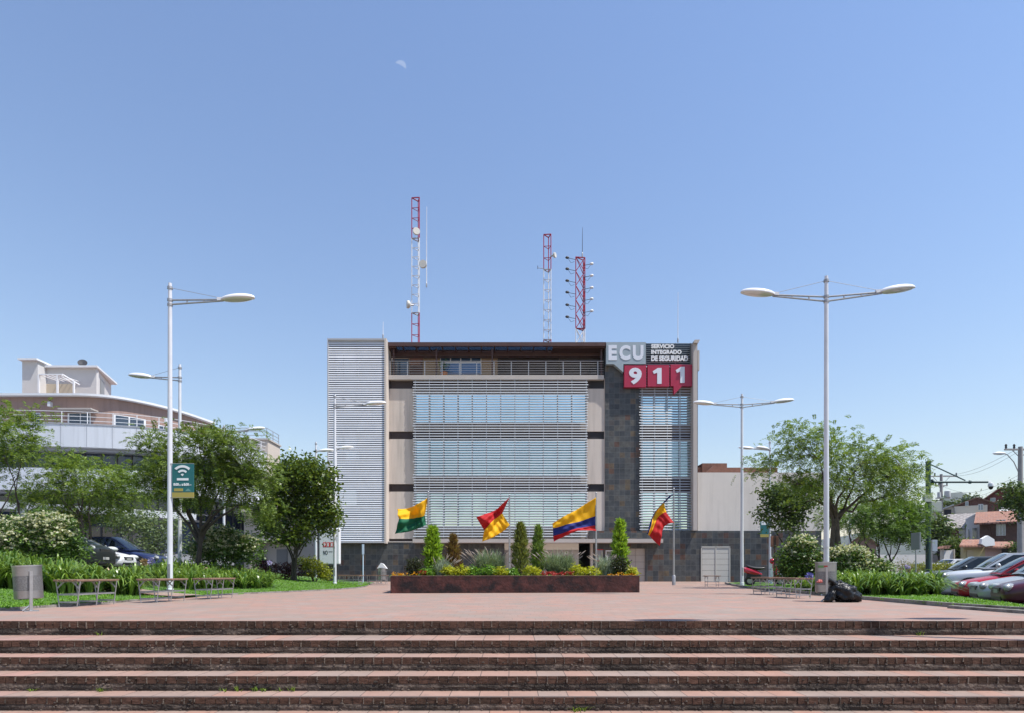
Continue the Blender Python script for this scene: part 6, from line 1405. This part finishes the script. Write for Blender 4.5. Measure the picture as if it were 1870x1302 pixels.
for x0, x1, ya, yb in ((1752, 1802, 995, 984), (1799, 1850, 997, 988)):
    A, B, C_, D_ = P(x0, ya, 49.3), P(x1, ya, 49.3), P(x1, yb, 50.6), P(x0 + 6, yb, 50.6); mb.quad(A, B, C_, D_); dz = Vector((0, 0, -.14)); mb.quad(A + dz, B + dz, B, A); mb.quad(A + dz, A, D_, D_ + dz)
under(yg, mb.build('tiled_roof', tile_red)); mb = MB(); mb.prism(poly_px([(1792, 992), (1794, 983), (1804.5, 977), (1816, 984), (1817, 995), (1800, 997)], 49.2), 'y', 49.2, 49.5); under(yg, mb.build('pediment', whitep_))
t = thing('white_gate', 'low white gate with a hedge grown over its orange coping', 'gate', (PX(1733, 52), 52, -.45)); mb = MB(); mb.pbox(1724, 1742, 1004, 1035, 52, .15); under(t, mb.build('leaf_panel', whitep_)); mb = MB(); mb.pbox(1721, 1724, 1000, 1035, 51.9, .3); mb.pbox(1742, 1744, 1002, 1035, 51.9, .3); under(t, mb.build('gate_post', buff)); mb = MB(); mb.prism(poly_px([(1719, 1001), (1726, 996), (1738, 995), (1733, 1001)], 51.7), 'y', 51.7, 52.4); under(t, mb.build('coping', tile_red))
shrub('clipped_hedge', 'rounded green hedge above the white gate', 'hedge', [(1748, 992, 22, 10), (1735, 998, 14, 6), (1750, 1010, 10, 18)], 53, 190, .22, .12, leaf_mat('street hedge leaf', (.05, .09, .015), (.15, .20, .04)), zb=-.4, rad=.25, per=12)
shrub('clipped_hedge', 'dark hedge beside the brown gate, next to the concrete pole', 'hedge', [(1858, 1000, 12, 14), (1870, 1005, 14, 16)], 49, 90, .2, .1, broad2, zb=-.4, rad=.22, per=12)
mb = MB(); mb.pbox(1700, 1722, 1010, 1035, 66, .3); gw = mb.build('boundary_wall', buff); tag(gw, 'plain pale boundary wall at the street end, behind the utility pole', 'wall')
for px, y0, wd, lab in ((1775, 904, 14, 'pale green tree on the slope above the brick gable'), (1748, 917, 12, 'dark tree left of the brick gable, far up the slope'), (1730, 915, 12, 'dull green tree behind the transformer pole on the slope'), (1712, 912, 12, 'dark far tree beside the grey control boxes')):
    tree('far_tree', lab, 'tree', (PX(px, 130), 130, 3), [(px, y0 + 8, wd, 8), (px - 4, y0 + 16, wd, 10), (px + 3, y0 + 24, wd, 8)], 130, 70, 'broad', leaf_mat('far tree leaf', (.05, .08, .03), (.13, .17, .06)), .25, None, 1, 5, 14, bark_dark, .9, .7, .35, 10, .7)
# houses and a wall seen through the trees beside the wing
t = house('cream gabled house glimpsed through the jacaranda branches', dict(a=(1552, 1600, 990, 972, 58, 8, -.4), k=dict(along='y', over=.3), w=mat('terracotta plaster', (.35, .22, .17), .85, noise=(.5, .1)), r=tile_red)); hwin(t, 1570, 1580, 1000, 1014, 58); TURN = None
mb = MB(); mb.box(PX(1500, 62), PX(1700, 62), 62, 62.4, -.45, PZ(1012, 62)); tag(mb.build('boundary_wall', whitep_), 'long whitish boundary wall across the street behind the parked white cars', 'wall')
# hill
n = 60; v = []; f = []
for i in range(n + 1):
    x = 500 + 1300 * i / n; px = CX + F * x / 1500
    prof = np.interp(px, [1500, 1640, 1690, 1728, 1741, 1758, 1790, 1830, 1900, 2200, 2500], [985, 960, 925, 902, 897, 901, 917, 935, 950, 960, 975]); h = max(EYE + (HZ - prof) / F * 1500, 5) + 4 * mnoise.noise(Vector((px * .09, 0, 0)))
    for j, (dy, k) in enumerate(((-420, 0), (-250, .38), (-120, .74), (0, 1.0), (250, .5), (500, 0))): v.append((x + 20 * mnoise.noise(Vector((i * .3, j, 1))), 1500 + dy + 40 * mnoise.noise(Vector((i * .25, j * .7, 5))), -1.7 + (h + 1.7) * k * (1 + (.10 * mnoise.noise(Vector((i * .35, j * 1.3, 0))) if k < 1 else 0))))
for i in range(n):
    for j in range(5): a = i * 6 + j; f.append((a, a + 6, a + 7, a + 1))
struct(raw('hill', v, f, mat('hill scrub', (.06, .07, .055), .95, noise=(.02, .35)), smooth=True))
# air: thin even haze, so that the hill and the far roofs pale towards blue
hm = bpy.data.materials.new('haze'); hm.use_nodes = True; ht = hm.node_tree; ht.nodes.remove(ht.nodes['Principled BSDF'])
pv = ht.nodes.new('ShaderNodeVolumePrincipled'); pv.inputs['Color'].default_value = (.80, .88, 1, 1); pv.inputs['Density'].default_value = .0001; pv.inputs['Anisotropy'].default_value = .0
ht.links.new(pv.outputs[0], ht.nodes['Material Output'].inputs['Volume'])
mb = MB(); mb.box(-2600, 2600, -400, 2800, -2.7, 230); tag(mb.build('haze', hm), kind='stuff')
# moon
Ym = 3200.0; c = P(731, 121, Ym); rm_ = 10.5 / F * Ym
mm, mt, mbn = base('moonlight'); em = mt.nodes.new('ShaderNodeEmission'); em.inputs[0].default_value = (.62, .70, .86, 1); em.inputs[1].default_value = .78
tr = mt.nodes.new('ShaderNodeBsdfTransparent'); ms = mt.nodes.new('ShaderNodeMixShader'); ms.inputs[0].default_value = .17
mt.links.new(tr.outputs[0], ms.inputs[1]); mt.links.new(em.outputs[0], ms.inputs[2]); mt.links.new(ms.outputs[0], mt.nodes['Material Output'].inputs[0])
mb = MB(); pts = []
for i in range(25): a = R(-27 + 174 * i / 24); pts.append((c.x + rm_ * math.cos(a), c.z + rm_ * math.sin(a)))
for i in range(1, 24): a = R(147 - 174 * i / 24); ax = Vector((math.cos(R(60)), math.sin(R(60)))); q = Vector((math.cos(a), math.sin(a))); q = q - ax * (q.dot(ax) * .80); pts.append((c.x + rm_ * q.x, c.z + rm_ * q.y))
mb.prism(pts, 'y', Ym, Ym + 3); tag(mb.build('moon', mm), 'pale daytime crescent moon high in the blue sky', 'moon', None, 'thing')
